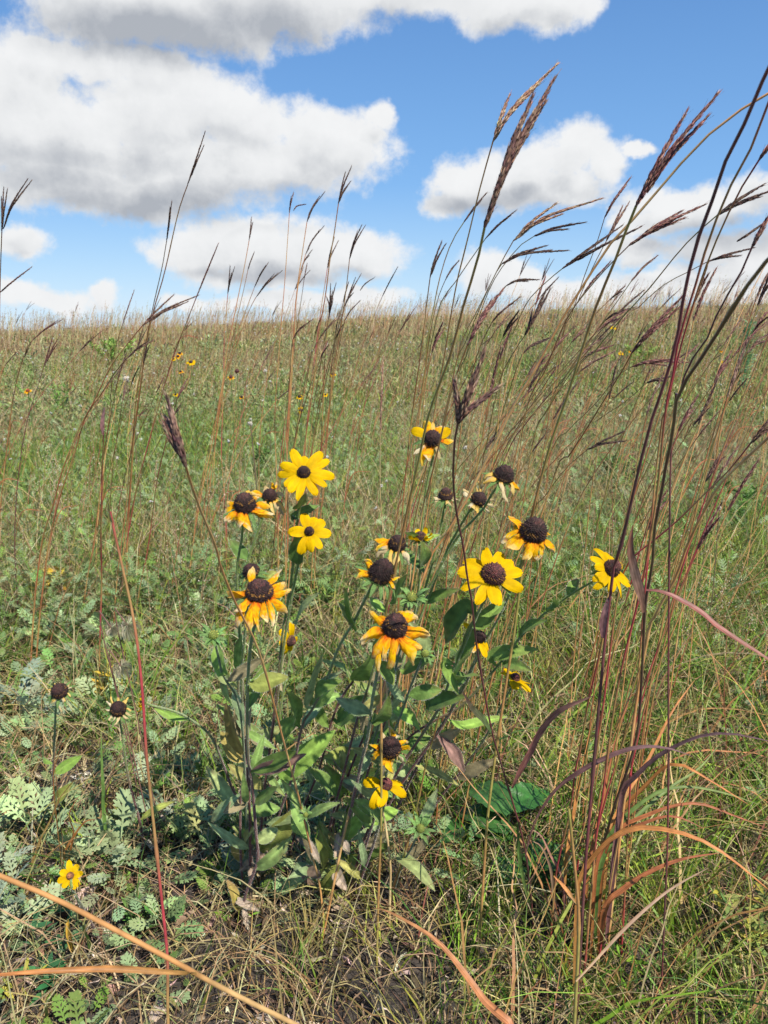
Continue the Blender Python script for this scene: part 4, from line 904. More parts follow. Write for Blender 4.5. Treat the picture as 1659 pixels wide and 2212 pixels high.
GR = [[.11, .24, .045], [.15, .30, .06], [.09, .19, .04]]
forb(568, 1050, None, 'bushy bright green herb behind the fully open yellow bloom', .25, .11, 520, .035, GR)
forb(625, 1320, None, 'soft pale green herb between the left and centre flowers', .16, .13, 420, .03, [[.18, .29, .08], [.22, .33, .1]])
forb(720, 1345, None, 'yellow-green leafy herb low behind the left stems', .15, .12, 380, .035, [[.16, .27, .07], [.26, .33, .07]])
forb(1320, 1070, None, 'dark leafy herb patch in the field right of centre', .24, .17, 620, .04, GR)
forb(1600, 1160, None, 'dark green herb at the right edge behind the leaning stems', .24, .17, 520, .04, GR)
forb(125, 930, None, 'dark green bush in the middle distance at left', .4, .3, 420, .05, [[.18, .34, .07], [.22, .38, .08]])
forb(240, 735, 15, 'round green shrub just under the horizon at left', .5, .7, 800, .10, [[.26, .42, .08], [.3, .46, .1]], 'shrub', 'shrub')
forb(1606, 825, 8.5, 'slim dark blue-green column of a plant near the right edge below the horizon', .95, .12, 700, .06, [[.2, .38, .16], [.24, .42, .2]], 'columnar_herb', 'plant', True)
forb(1370, 740, 12, 'low green shrub under the horizon at right', .4, .5, 600, .09, [[.24, .38, .08], [.28, .4, .1]], 'shrub', 'shrub')
forb(1600, 2085, None, 'yellowing leafy weed at the lower right edge', .13, .09, 160, .03, [[.42, .38, .06], [.3, .33, .09], [.2, .28, .08]])
forb(1560, 2130, None, 'pale yellow-green sprig in the lower right corner grass', .08, .05, 70, .026, [[.38, .36, .08], [.26, .32, .1]])
forb(300, 2010, None, 'small dark clover-like herb by the near thin stalk, lower left', .06, .05, 30, .03, GR)
forb(110, 2130, None, 'dark green clover-like herb at the bottom left under the level blade', .05, .08, 50, .035, [[.04, .13, .05], [.05, .15, .05]])
forb(120, 1330, None, 'patch of yellowed lobed leaves over the sage at left', .17, .08, 120, .055, [[.62, .45, .06], [.5, .42, .1], [.35, .36, .1]])
forb(235, 1520, None, 'torn yellow leaves behind the little frilled cone at left', .13, .05, 30, .055, [[.7, .45, .06], [.65, .5, .12]])

# dried drooping fuzzy seed heads at left
def fuzzy(px, py, D, label, r):
    base = groundpt(px + 4, py + 320 * .9); c = at(px, py, D)
    base = np.array([c[0] + .01, c[1] + .06, 0]); base[2] = gz(base[0], base[1])
    o = thing('dried_seedhead', base, label, 'seed head', 'nodding dried seed heads at left')
    mb = MB(); tube(mb, smooth_line([base, .5 * (base + c) + [-.01, 0, .03], c + [-.02, 0, .022], c], 22), .0011, np.array([.2, .1, .08]), 6); mb.build('stem', M_STEM, o)
    n = 260; v = unit(rng.normal(0, 1, (n, 3)) + [0, 0, -.7]); st = np.tile(c, (n, 1)); mid = c + v * r * .8 + [0, 0, .0]; e = c + v * r + np.array([.3, 0, -.7]) * r * .5
    P = np.stack([st, mid, e], 1); mb = MB(); ribbons(mb, P, unit(np.cross(v, [.2, .9, .3])), np.tile([.0003, .0004, .0001], (n, 1)), jit([.45, .42, .27], n, .2)); mb.build('plume', M_BLADE, o)
fuzzy(275, 1350, 1.3, 'larger nodding fuzzy grey-green seed head behind the near thin stalk', .022)
fuzzy(262, 1440, 1.28, 'smaller nodding fuzzy seed head below the larger one', .017)
fuzzy(240, 1355, 1.35, 'curled fuzzy seed head left of the larger nodding one', .014)

# ------------------------------------------------------------------ far flowers
def far_susan(px, py, D, label, rc, rp, style='wilt', name='black_eyed_susan', cone=CONE_DK, nrm=(0, -.5, .8), npet=9, droop=.8, cat='flower'):
    rc *= .8; rp *= .75; c = at(px, py, D); base = np.array([c[0] - .03, c[1] + .05, 0]); base[2] = gz(base[0], base[1])
    o = thing(name, base, label, cat, 'small far flowers in the field')
    flower(o, px, py, D, rc, rp, style, nrm, npet=npet, cone=cone, droop=droop, simple=True)
    mb = MB(); tube(mb, smooth_line([base, .5 * (base + c) + [.01, 0, 0], c - [0, 0, .01]], 10), .002, np.array([.12, .17, .05]), 5); mb.build('stem', M_STEM, o)
far_susan(388, 762, 4.2, 'topmost of three tiny dark-coned yellow flowers in a far group, left', 4, 9)
far_susan(384, 769, 4.0, 'left one of three tiny dark-coned yellow flowers in a far group', 4, 10)
far_susan(412, 781, 4.0, 'far yellow flower with drooping petals right of the tiny group of three', 5, 13, 'fresh', droop=1.0)
far_susan(390, 802, 4.2, 'faint far yellow flower below the tiny group of three', 3, 9)
far_susan(375, 775, 4.2, 'yellow side-on speck lowest left in the tiny far group', 3, 7, 'fresh')
far_susan(512, 801, 3.8, 'far dark red cone on the reddish stem left of centre', 6, 8, 'dry', cone=[.1, .02, .02])
far_susan(499, 814, 3.8, 'far dark red flower just below the dark red cone', 5, 10, 'wilt', cone=[.1, .02, .02])
far_susan(647, 856, 3.2, 'far bright yellow flower with petals hanging, in the centre stalks', 5, 10, 'fresh', droop=1.3)
far_susan(651, 886, 3.2, 'far yellow flower tilted sideways below the hanging one', 5, 11, 'fresh', nrm=(.7, -.4, .1))
far_susan(719, 808, 3.6, 'far pale yellow flower right of the centre stalks', 4, 9, 'fresh')
far_susan(703, 852, 3.4, 'small far yellow bloom between two red stems at centre', 3, 8, 'fresh')
far_susan(522, 857, 3.4, 'small far orange-yellow bloom left of the centre stalks', 4, 8, 'wilt')
far_susan(379, 852, 3.6, 'small far yellow bloom above the near blurred head', 3, 8, 'fresh')
far_susan(1325, 707, 5, 'far pale yellow flower high in the right field', 3, 9, 'fresh', cone=[.5, .4, .1])
far_susan(1342, 762, 4, 'far round yellow flower left of its orange neighbour at right', 3, 8, 'fresh', cone=[.5, .4, .05])
far_susan(1363, 758, 4, 'far orange-yellow flower right of the round yellow one', 3, 7, 'wilt')
far_susan(1558, 758, 4.3, 'far orange flower between the dark stems and the slim column', 2, 6, 'wilt')
far_susan(1563, 782, 4.0, 'far yellow flower just below the far orange one at right', 3, 8, 'fresh', cone=[.5, .35, .05])
far_susan(60, 843, 3.4, 'orange-red flower on its own at the left edge of the field', 5, 12, 'wilt', 'blanket_flower', [.28, .05, .02], (0, -.4, .9), 13, .3)
def far_pale(px, py, D, label, r):
    c = at(px, py, D); base = np.array([c[0], c[1] + .03, 0]); base[2] = gz(base[0], base[1]); o = thing('pale_flower', base, label, 'flower', 'small far flowers in the field')
    n = 60; v = unit(rng.normal(0, 1, (n, 3)) + [0, -.2, .8]); M = frames(v, rng.uniform(0, 6, n)) * (r * rng.uniform(.7, 1.1, n))[:, None, None]
    mb = MB(); instances(mb, SPK_V, SPK_F, M, np.tile(c, (n, 1)), jit([.72, .68, .6], n, .08)); mb.build('bloom', M_PETAL, o)
    mb = MB(); tube(mb, smooth_line([base, .5 * (base + c) + [.012, 0, 0], c], 10), .0013, np.array([.16, .12, .07]), 5); mb.build('stem', M_STEM, o)
far_pale(273, 820, 2.8, 'cream flower on a dark crooked stem at left', .016)
far_pale(541, 916, 2.6, 'white fluffy bloom left of the bright green herb', .012)
far_pale(541, 906, 2.7, 'smaller white tuft on top of the white fluffy bloom', .007)
far_pale(573, 802, 4.0, 'faint white bloom under the thin centre stalks', .014)
far_pale(1554, 1098, 1.9, 'small white bloom at right near the dark green herb', .007)
far_pale(1534, 1022, 2.2, 'tiny white bloom higher up at right', .006)

# ------------------------------------------------------------------ ground
def build_ground():
    ys = np.concatenate([np.linspace(-3, .2, 10), np.arange(.25, 4, .035), np.arange(4, 12, .2), np.arange(12, 60, 1.0), np.arange(60, 420, 12)])
    xs = np.concatenate([-np.geomspace(260, 2.6, 50), np.arange(-2.5, 2.51, .04), np.geomspace(2.6, 260, 50)])
    X, Y = np.meshgrid(xs, ys); Z = ground_z(X, Y); Z = np.where(Y > 60, Z, Z)
    V = np.stack([X, Y, Z], -1).reshape(-1, 3); nx = len(xs); i = np.arange(len(ys) - 1)[:, None]; j = np.arange(nx - 1)[None]
    Fq = np.stack([i * nx + j, i * nx + j + 1, (i + 1) * nx + j + 1, (i + 1) * nx + j], -1).reshape(-1, 4)
    mb = MB(); mb.add(V, Fq, np.array([.1, .08, .05])); o = mb.build('ground', ground_mat()); setting(o, 'dark prairie soil rising gently to the crest', 'structure', 'ground')
build_ground()

# ------------------------------------------------------------------ uncountable ground cover
def scatter(n, r0, r1, power=1.0, half=38):
    """wedge in front of the viewpoint, wide enough for a step aside"""
    u = rng.random(n); e = 2 - power
    r = (r0 ** e + u * (r1 ** e - r0 ** e)) ** (1 / e) if abs(e) > 1e-6 else r0 * (r1 / r0) ** u
    a = rng.uniform(-R(half), R(half), n)
    x = r * np.sin(a); y = r * np.cos(a)
    return x, y
def near_rect(n):
    return rng.uniform(-1.6, 1.6, n), rng.uniform(.45, 3.2, n)

def blades(mb, x, y, h, w, bend, C, lean=None, k=5, tipcol=None, zoff=0, curl=1.0):
    n = len(x); z = ground_z(x, y) - .004 + zoff
    a = rng.uniform(0, 2 * np.pi, n) if lean is None else lean
    d = np.stack([np.cos(a), np.sin(a), np.zeros(n)], 1); t = np.linspace(0, 1, k)[None, :, None]
    B = np.stack([x, y, z], 1)[:, None]
    hh = h[:, None, None]; bb = bend[:, None, None]
    rise = t * np.sqrt(np.maximum(1 - (bb * t * .75) ** 2, .02)) - np.maximum(bb - .9, 0) * t ** 2.5 * 1.0
    P = B + d[:, None] * hh * bb * (.25 * t + .75 * t ** 2) + np.array([0, 0, 1.]) * hh * rise
    P = P + rng.normal(0, .012, (n, k, 3)) * hh * t
    gg = ground_z(P[..., 0], P[..., 1]) + .003; P[..., 2] = np.maximum(P[..., 2], gg)
    sa = rng.uniform(0, np.pi, n); S = np.stack([np.cos(sa), np.sin(sa), rng.normal(0, .3, n)], 1); S = unit(S)
    W = w[:, None] * (1 - np.linspace(0, 1, k)[None] ** 1.6 * .92)
    if C.ndim == 2:
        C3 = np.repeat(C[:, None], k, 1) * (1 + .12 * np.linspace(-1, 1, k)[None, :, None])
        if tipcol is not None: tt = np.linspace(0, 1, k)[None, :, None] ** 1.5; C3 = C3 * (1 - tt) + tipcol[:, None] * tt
    ribbons(mb, P, S, W, C3)

GREEN = [[.11, .21, .02], [.17, .29, .03], [.07, .15, .02], [.28, .36, .05], [.12, .24, .05], [.30, .31, .05]]
STRAW = [[.40, .31, .14], [.50, .40, .19], [.33, .24, .11], [.56, .46, .26], [.25, .15, .08], [.40, .27, .15], [.30, .27, .10]]
RUST = [[.46, .24, .10], [.34, .12, .06], [.48, .26, .1], [.26, .09, .06], [.40, .28, .13]]

def tufts(nt, per, dens, spread=(.008, .03)):
    x, y = near_rect(nt); kk = rng.random(nt) < dens(x, y); x, y = x[kk], y[kk]; m = len(x)
    c = rng.poisson(per * rng.uniform(.4, 1.6, m)); i = np.repeat(np.arange(m), c); sp = rng.uniform(*spread, m)[i]; n = len(i)
    return x[i] + rng.normal(0, 1, n) * sp, y[i] + rng.normal(0, 1, n) * sp, i, m

def green_d(x, y):
    d = .06 + .75 * sstep(-.25, .5, x / y) + .7 * (fbm(x * 2.2, y * 2.2, 21) - .5) + .22 * sstep(1.2, 2.4, y)
    return np.clip(d - .5 * np.exp(-((x - -.2) ** 2 + (y - .95) ** 2) / .06), .03, 1)
def near_cover():
    mb = MB()
    x, y, i, m = tufts(4200, 15, green_d); n = len(x)
    tc = jit(pick(GREEN, m), m, .22)[i]; th = rng.gamma(5, .018, m)[i] * (1 + .5 * sstep(.9, 2, y)); az = rng.uniform(0, 6.28, m)[i]
    c = tc * (1 + rng.normal(0, .12, (n, 1)))
    c = c * (1 + .25 * sstep(.15, .5, x / y))[:, None]
    tip = np.where(rng.random((n, 1)) < .3, np.array([.5, .42, .2]), c)
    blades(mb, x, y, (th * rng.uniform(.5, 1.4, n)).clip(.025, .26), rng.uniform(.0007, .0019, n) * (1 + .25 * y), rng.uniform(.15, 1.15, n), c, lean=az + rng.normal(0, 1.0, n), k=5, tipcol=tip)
    n = 14000; x, y = near_rect(n); kk = rng.random(n) < green_d(x, y); x, y = x[kk], y[kk]; n = len(x)
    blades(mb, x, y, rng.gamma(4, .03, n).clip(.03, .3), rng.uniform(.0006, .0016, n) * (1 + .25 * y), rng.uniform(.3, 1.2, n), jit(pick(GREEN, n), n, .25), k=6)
    o = mb.build('green_grass', M_BLADE); setting(o, 'fine green grass blades over the near ground', 'stuff', 'grass')
    # straw: tangled, many nearly lying
    mb = MB()
    x, y, i, m = tufts(1700, 16, lambda x, y: np.clip(.25 + .9 * (fbm(x * 2.4, y * 2.4, 31) - .35), .03, 1), (.01, .035)); n = len(x)
    c = jit(pick(STRAW, m), m, .2)[i] * (1 + rng.normal(0, .13, (n, 1))); az = rng.uniform(0, 6.28, m)[i]
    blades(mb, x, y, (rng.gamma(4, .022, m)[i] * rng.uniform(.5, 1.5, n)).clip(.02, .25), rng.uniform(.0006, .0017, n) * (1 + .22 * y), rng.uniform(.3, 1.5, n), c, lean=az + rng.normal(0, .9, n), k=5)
    n = 30000; x, y = near_rect(n)
    blades(mb, x, y, rng.gamma(3, .033, n).clip(.02, .28), rng.uniform(.0006, .0015, n) * (1 + .22 * y), rng.uniform(.8, 1.6, n), jit(pick(STRAW, n), n, .22), k=5, zoff=rng.uniform(0, .04, n) ** 1.2)
    n = 2600; x, y = near_rect(n); kk = rng.random(n) < (.2 + .7 * sstep(-.1, .5, x)); x, y = x[kk], y[kk]; n = len(x)
    blades(mb, x, y, rng.uniform(.12, .38, n), rng.uniform(.0008, .0016, n), rng.uniform(.5, 1.25, n), jit(pick(STRAW + RUST[:1], n), n, .2), k=8)
    o = mb.build('dry_grass', M_BLADE); setting(o, 'tangled tan dry grass over the near ground', 'stuff', 'grass')
    mb = MB(); n = 4200; x, y = near_rect(n); kk = (rng.random(n) < .08 + .9 * sstep(.02, .35, x / y)) & (y > .75); x, y = x[kk], y[kk]; n = len(x)
    lc = jit(pick([GREEN[1], GREEN[3], GREEN[4], GREEN[0], STRAW[1], RUST[0], RUST[2]], n), n, .2)
    blades(mb, x, y, rng.uniform(.16, .46, n), rng.uniform(.0013, .0034, n), rng.uniform(.6, 1.35, n), lc, lean=rng.normal(0, 1.1, n), k=12, tipcol=np.where(rng.random((n, 1)) < .4, np.array([.45, .28, .12]), lc))
    o = mb.build('long_grass', M_BLADE); setting(o, 'long arching green and tan grass blades at right', 'stuff', 'grass')
    # rusty and orange blades
    n = 4500; x, y = near_rect(n); kk = rng.random(n) < (.05 + .8 * sstep(0, .5, x) * fbm(x * 2, y * 2, 41)); x, y = x[kk], y[kk]; n = len(x)
    mb = MB(); blades(mb, x, y, rng.gamma(5, .04, n).clip(.05, .42), rng.uniform(.0008, .0022, n), rng.uniform(.2, .95, n), jit(pick(RUST, n), n, .2), lean=rng.normal(.2, .9, n), k=7)
    o = mb.build('rusty_grass', M_BLADE); setting(o, 'orange and rust coloured grass blades scattered near', 'stuff', 'grass')
    # litter: curled dead leaves and stem pieces on the soil
    n = 30000; x, y = near_rect(n); kk = (rng.random(n) < (.95 - .65 * sstep(-.1, .7, x / y))) ; x, y = x[kk], y[kk]; n = len(x)
    z = ground_z(x, y) + rng.uniform(0, .014, n); a = rng.uniform(0, 6.28, n); el = rng.normal(.15, .4, n)
    ax = np.stack([np.cos(a) * np.cos(el), np.sin(a) * np.cos(el), np.sin(el)], 1); L = rng.gamma(2.6, .0085, n).clip(.006, .065)
    sd = unit(np.cross(ax, unit(rng.normal(0, .5, (n, 3)) + [0, 0, 1]))); up = np.cross(sd, ax)
    t = np.linspace(-.5, .5, 5); cv = rng.normal(0, 1.1, n)[:, None]
    P = np.stack([x, y, z], 1)[:, None] + ax[:, None] * (L[:, None] * t)[..., None] + up[:, None] * (L[:, None] * cv * (t ** 2 - .1))[..., None] + sd[:, None] * (L[:, None] * rng.normal(0, .6, n)[:, None] * t ** 2)[..., None]
    W = (L * rng.uniform(.03, .18, n) * (.4 + .6 * (rng.random(n) < .5)))[:, None] * np.array([.3, .9, 1, .8, .15])[None]
    mb = MB(); ribbons(mb, P, sd, W, jit(pick([[.34, .25, .17], [.48, .38, .29], [.20, .13, .09], [.55, .45, .37], [.09, .06, .045], [.28, .19, .13], [.16, .11, .08]], n), n, .2), fold=.7)
    o = mb.build('leaf_litter', M_LITTER); setting(o, 'curled grey-brown dead leaves and stem bits on the soil', 'stuff', 'litter')
    # sage and small leafy ground cover
    m = 3400; x, y = near_rect(m); dn = np.clip(1.3 * fbm(x * 2.1, y * 2.1, 51) - .42 + .42 * (x / y < -.1) * 1. + .2 * sstep(1.2, 2, y), 0, 1); kk = rng.random(m) < dn * .8
    kk &= ~((y < 1.15) & (x > -.35)); x, y = x[kk], y[kk]; m = len(x); c = np.stack([x, y, ground_z(x, y)], 1)
    mb = leaf_cloud(c, rng.uniform(.02, .11, m), rng.uniform(.03, .08, m), 10, rng.uniform(.024, .052, m), SAGEPAL, True, .4)
    m = 500; x, y = near_rect(m); kk = rng.random(m) < .6 * fbm(x * 2, y * 2, 61) + .1; x, y = x[kk], y[kk]; m = len(x); c = np.stack([x, y, ground_z(x, y)], 1)
    leaf_cloud(c, rng.uniform(.02, .10, m), rng.uniform(.02, .06, m), 16, rng.uniform(.012, .03, m), GREEN, False, .4, mb=mb)
    o = mb.build('sage_cover', M_SAGE); setting(o, 'grey-green sage and small leafy herbs covering the near ground', 'stuff', 'ground cover')
near_cover()

def field_cover():
    # mid and far: 3 m to the crest
    def dens_wedge(n, r0, r1, pw): return scatter(n, r0, r1, pw, 36)
    mg, ms, mr, mp, mw = MB(), MB(), MB(), MB(), MB()
    for (n, r0, r1, pw) in ((60000, 2.6, 8, 1.3), (60000, 8, 22, 1.2), (42000, 20, 44, 1.0)):
        sc = 1 + .0 * r0
        ws = {2.6: 1.0, 8: 2.3, 20: 5.5}[r0]
        # green
        x, y = dens_wedge(int(n * (.45 if r0 > 15 else 1)), r0, r1, pw); g = fbm(x * .55, y * .4, 71); kk = rng.random(len(x)) < np.clip(.5 + 6.0 * (g - .48), .08, 1); x, y = x[kk], y[kk]; m = len(x)
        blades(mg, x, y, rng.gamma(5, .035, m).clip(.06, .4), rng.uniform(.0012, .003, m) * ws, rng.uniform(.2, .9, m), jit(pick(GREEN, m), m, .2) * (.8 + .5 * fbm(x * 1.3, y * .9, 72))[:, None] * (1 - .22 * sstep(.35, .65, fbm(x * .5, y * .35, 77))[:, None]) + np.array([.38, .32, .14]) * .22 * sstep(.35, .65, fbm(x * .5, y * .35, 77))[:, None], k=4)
        # straw
        x, y = dens_wedge(int(n * 1.2), r0, r1, pw); g = fbm(x * .55, y * .4, 71); kk = rng.random(len(x)) < np.clip(.5 - 6.0 * (g - .5) + .4 * sstep(14, 28, y), .08, .95); x, y = x[kk], y[kk]; m = len(x)
        blades(ms, x, y, rng.gamma(5, .04, m).clip(.05, .45), rng.uniform(.001, .0024, m) * ws, rng.uniform(.2, 1.1, m), jit(pick(STRAW, m), m, .2), k=4)
        # rusty uprights, more of them farther away
        q_ = 9; x, y = dens_wedge(int(n * (.04 if r0 < 5 else .20 if r0 < 15 else .42) / q_), r0, r1, pw); sp_ = .012 * np.hypot(x, y)[:, None] + .03; x = (x[:, None] + rng.normal(0, 1, (len(x), q_)) * sp_).ravel(); y = (y[:, None] + rng.normal(0, 1, (len(y), q_)) * sp_).ravel(); g = fbm(x * .35, y * .3, 81); kk = rng.random(len(x)) < .2 + 1.3 * (g - .3); x, y = x[kk], y[kk]; m = len(x)
        blades(mr, x, y, rng.gamma(9, .055, m).clip(.2, .95), rng.uniform(.0008, .0016, m) * (ws ** .8), rng.uniform(.1, .6, m), jit(pick(RUST, m), m, .2), lean=rng.normal(.1, .6, m), k=5)
    o = mg.build('field_grass', M_BLADE); setting(o, 'green grass across the far field', 'stuff', 'grass')
    o = ms.build('field_straw', M_BLADE); setting(o, 'tan dry grass across the far field', 'stuff', 'grass')
    o = mr.build('field_rust_grass', M_BLADE); setting(o, 'rust coloured upright grasses across the far field', 'stuff', 'grass')
    # sage mounds
    mb = MB()
    for (m, r0, r1, L, near) in ((4600, 2.4, 8, .038, 2), (6500, 7, 18, .05, False), (1700, 16, 40, .11, False)):
        x, y = dens_wedge(m, r0, r1, 1.2); g = fbm(x * .7, y * .5, 91); kk = rng.random(m) < np.clip(.5 + 3.2 * (g - .5) + .6 * (x / y < -.02), .05, 1); x, y = x[kk], y[kk]; m = len(x); c = np.stack([x, y, ground_z(x, y)], 1)
        leaf_cloud(c, rng.uniform(.12, .32, m), rng.uniform(.08, .2, m) * (1 + .04 * r0), 13 if near else 26, np.full(m, L) * rng.uniform(.7, 1.3, m), (SAGEPAL if near else FIELDPAL), near, .5, mb=mb)
    o = mb.build('field_sage', M_SAGE); setting(o, 'grey-green sage and herbs across the far field', 'stuff', 'ground cover')
    # seed plumes: pale flecks up thin stems
    mb = MB(); m = 1500; x, y = dens_wedge(m, 1.9, 12, 1.4); g = fbm(x * .8, y * .6, 101); kk = g > .48; x, y = x[kk], y[kk]; m = len(x)
    h = rng.uniform(.28, .55, m); z = ground_z(x, y); an = rng.normal(.15, .12, m); az = rng.normal(0, .8, m)
    nf = 42; t = rng.uniform(.3, 1, (m, nf)); ex = np.sin(an) * np.cos(az); ey = np.sin(an) * np.sin(az)
    pos = np.stack([x[:, None] + ex[:, None] * h[:, None] * t, y[:, None] + ey[:, None] * h[:, None] * t, z[:, None] + h[:, None] * t], -1).reshape(-1, 3) + rng.normal(0, .008, (m * nf, 3))
    v = unit(rng.normal(0, .8, (m * nf, 3)) + [0.3, 0, .8]); s = np.repeat(.0065 * (.6 + .18 * np.hypot(x, y)), nf) * rng.uniform(.6, 1.2, m * nf)
    M = frames(v) * s[:, None, None] * np.array([1, 2.2, 2.2])[None, None]
    instances(mb, SPK_V, SPK_F, M, pos, jit(pick([[.5, .42, .28], [.42, .36, .22], [.56, .5, .36], [.3, .28, .15]], m * nf), m * nf, .15))
    P = np.stack([np.stack([x, y, z], 1), np.stack([x + ex * h, y + ey * h, z + h], 1)], 1); ribbons(mb, P, np.tile([1., 0, 0], (m, 1)), np.tile([.0012, .0006], (m, 1)), jit([.36, .22, .12], m, .2))
    o = mb.build('seed_plumes', M_SEED); setting(o, 'pale flecked seed plumes in the field', 'stuff', 'grass')
    # tall wispy grasses at and over the crest
    mb = MB(); m = 9000; x, y = scatter(m // 6, 9, 42, .9, 36); sp_ = rng.uniform(.05, .45, (m // 6, 1)); x = (x[:, None] + rng.normal(0, 1, (m // 6, 6)) * sp_).ravel(); y = (y[:, None] + rng.normal(0, 1, (m // 6, 6)) * sp_).ravel(); m = len(x); kk = rng.random(m) < (.25 + 1.2 * (fbm(x * .25, y * .25, 111) - .25)) * (.15 + .85 * sstep(13, 28, np.hypot(x, y))); x, y = x[kk], y[kk]; m = len(x)
    h = rng.gamma(16, .058, m).clip(.5, 1.5) * (.78 + .22 * sstep(0, 20, x)); z = ground_z(x, y); r = np.hypot(x, y)
    lean = rng.normal(.10, .13, m); P0 = np.stack([x, y, z], 1); P1 = P0 + np.stack([lean * h * .35, rng.normal(0, .04, m), h * .6], 1); P2 = P0 + np.stack([lean * h + .03, rng.normal(0, .08, m), h], 1)
    c = jit(pick([[.42, .27, .14], [.48, .36, .20], [.34, .19, .11], [.5, .42, .25], [.34, .30, .14]], m), m, .18)
    w = (.0007 + .00016 * r)
    ribbons(mb, np.stack([P0, P1, P2], 1), np.tile([1., 0, 0], (m, 1)), np.stack([w, w * .8, w * .35], 1), c)
    nf = 7; t = rng.uniform(.72, 1.04, (m, nf))[..., None]
    pos = (P1[:, None] * (1 - (t - .6) / .4) + P2[:, None] * ((t - .6) / .4)).reshape(-1, 3) + rng.normal(0, .010, (m * nf, 3))
    v = unit(rng.normal(0, .3, (m * nf, 3)) + [.6, 0, 1]); s = np.repeat(.035 + .0012 * r, nf) * rng.uniform(.5, 1.3, m * nf)
    M = frames(v) * s[:, None, None] * np.array([1, .55, .55])[None, None] 
    instances(mb, SPK_V, SPK_F, M, pos, jit(np.repeat(c * .85, nf, 0), m * nf, .2))
    o = mb.build('crest_grass', M_SEED); setting(o, 'tall wispy tan grasses along the crest', 'stuff', 'grass')
    # tiny white blooms
    mb = MB(); m = 420; x, y = scatter(m, 3, 36, 1.2, 34); z = ground_z(x, y) + rng.uniform(.2, .5, m); r = np.hypot(x, y)
    for rep in range(6):
        v = unit(rng.normal(0, 1, (m, 3))); M = frames(v) * ((.008 + .0009 * r))[:, None, None] * np.array([1, 3, 3])[None, None]
        instances(mb, SPK_V, SPK_F, M, np.stack([x, y, z], 1), jit([.75, .74, .68], m, .05) if rep else jit([.75, .72, .6], m, .1))
    P = np.stack([np.stack([x, y, z - .3], 1), np.stack([x, y, z], 1)], 1); ribbons(mb, P, np.tile([1., 0, 0], (m, 1)), np.full((m, 2), .001), jit([.15, .2, .08], m, .1))
    o = mb.build('white_blooms', M_PETAL); setting(o, 'tiny white blooms sprinkled through the field', 'stuff', 'flowers')
field_cover()

# ------------------------------------------------------------------ countable mid-field bluestem, copied
def mid_bluestems():
    protos = []
    for k in range(7):
        o = thing('bluestem_stalk', (0, 0, 0), 'slender rusty bluestem stalk standing in the field beyond the flowers', 'grass stalk', 'bluestem stalks in the field')
        h = rng.uniform(.75, 1.15); lean = rng.uniform(.12, .4)
        P = np.array([[0, 0, 0], [lean * .15 * h, 0, .4 * h], [lean * .5 * h, .01, .75 * h], [lean * h, .02, h]]); S = smooth_line(P, 16)
        mb = MB(); tube(mb, S, np.linspace(.002, .001, 16), stem_cols(16, ['rust', 'red', 'olive', 'orange', 'rust', 'purple', 'rust'][k], 3), 4); mb.build('stem', M_STEM, o)
        for j in range(rng.integers(2, 4)):
            d = unit(P[-1] - P[-2]); e = P[-1] + d * rng.uniform(.07, .12) + [rng.uniform(-.01, .04), rng.normal(0, .015), -.005 * j]
            mb = MB(); seed_spike(mb, np.array([P[-1], .5 * (P[-1] + e) + d * .01, e]), ['dark', 'brown', 'rose'][k % 3], 1.0, .6, 1.2); mb.build('seed_spike', M_SEED, o)
        mb = MB(); leaf_blade(mb, np.array([S[5], S[5] + [.05, 0, .12], S[5] + [.13, .02, .13]]), .0025, np.array(RUSTL)); mb.build('leaf_blade', M_BLADE, o)
        protos.append(o)
    n = 170; x, y = scatter(600, 2.6, 9.5, 1.25, 31); sel = []
    for a, bb in zip(x, y):
        w = .25 + .6 * (a / bb > .1) + .25 * (abs(a / bb + .12) < .09)
        if rng.random() < w * .7: sel.append((a, bb))
        if len(sel) >= n: break
    for i, (a, bb) in enumerate(sel):
        p = protos[i % 7]
        if i < 7: c = p
        else:
            c = p.copy(); COL.objects.link(c)
            for ch in p.children:
                q = ch.copy(); COL.objects.link(q); q.parent = c
        s = rng.uniform(.72, 1.05) * (1 if a > 0 else .9)
        c.location = (a, bb, gz(a, bb)); c.rotation_euler = (rng.normal(0, .06), rng.normal(0.05, .07), rng.normal(0, .5)); c.scale = (s, s, s)
mid_bluestems()

# ------------------------------------------------------------------ camera
cam = bpy.data.cameras.new('camera'); co = bpy.data.objects.new('camera', cam); COL.objects.link(co)
co.location = (0, 0, CAMH); co.rotation_euler = (math.pi / 2 - PITCH, 0, 0)
cam.sensor_fit = 'VERTICAL'; cam.sensor_height = 36; cam.lens = 36 * FPX / 2212; cam.clip_start = .02; cam.clip_end = 2000
cam.dof.use_dof = True; cam.dof.focus_distance = 1.05; cam.dof.aperture_fstop = 20
scene.camera = co

# ------------------------------------------------------------------ light
SUN_EL, SUN_AZ = R(50), R(148)
S = np.array([math.sin(SUN_AZ) * math.cos(SUN_EL), math.cos(SUN_AZ) * math.cos(SUN_EL), math.sin(SUN_EL)])
import mathutils
sl = bpy.data.lights.new('sun', 'SUN'); sl.energy = 5.0; sl.angle = R(.5); sl.color = (1, .935, .83)
so = bpy.data.objects.new('sun', sl); COL.objects.link(so); so.location = (0, 0, 20)
so.rotation_euler = mathutils.Vector((-S[0], -S[1], -S[2])).to_track_quat('-Z', 'Y').to_euler()

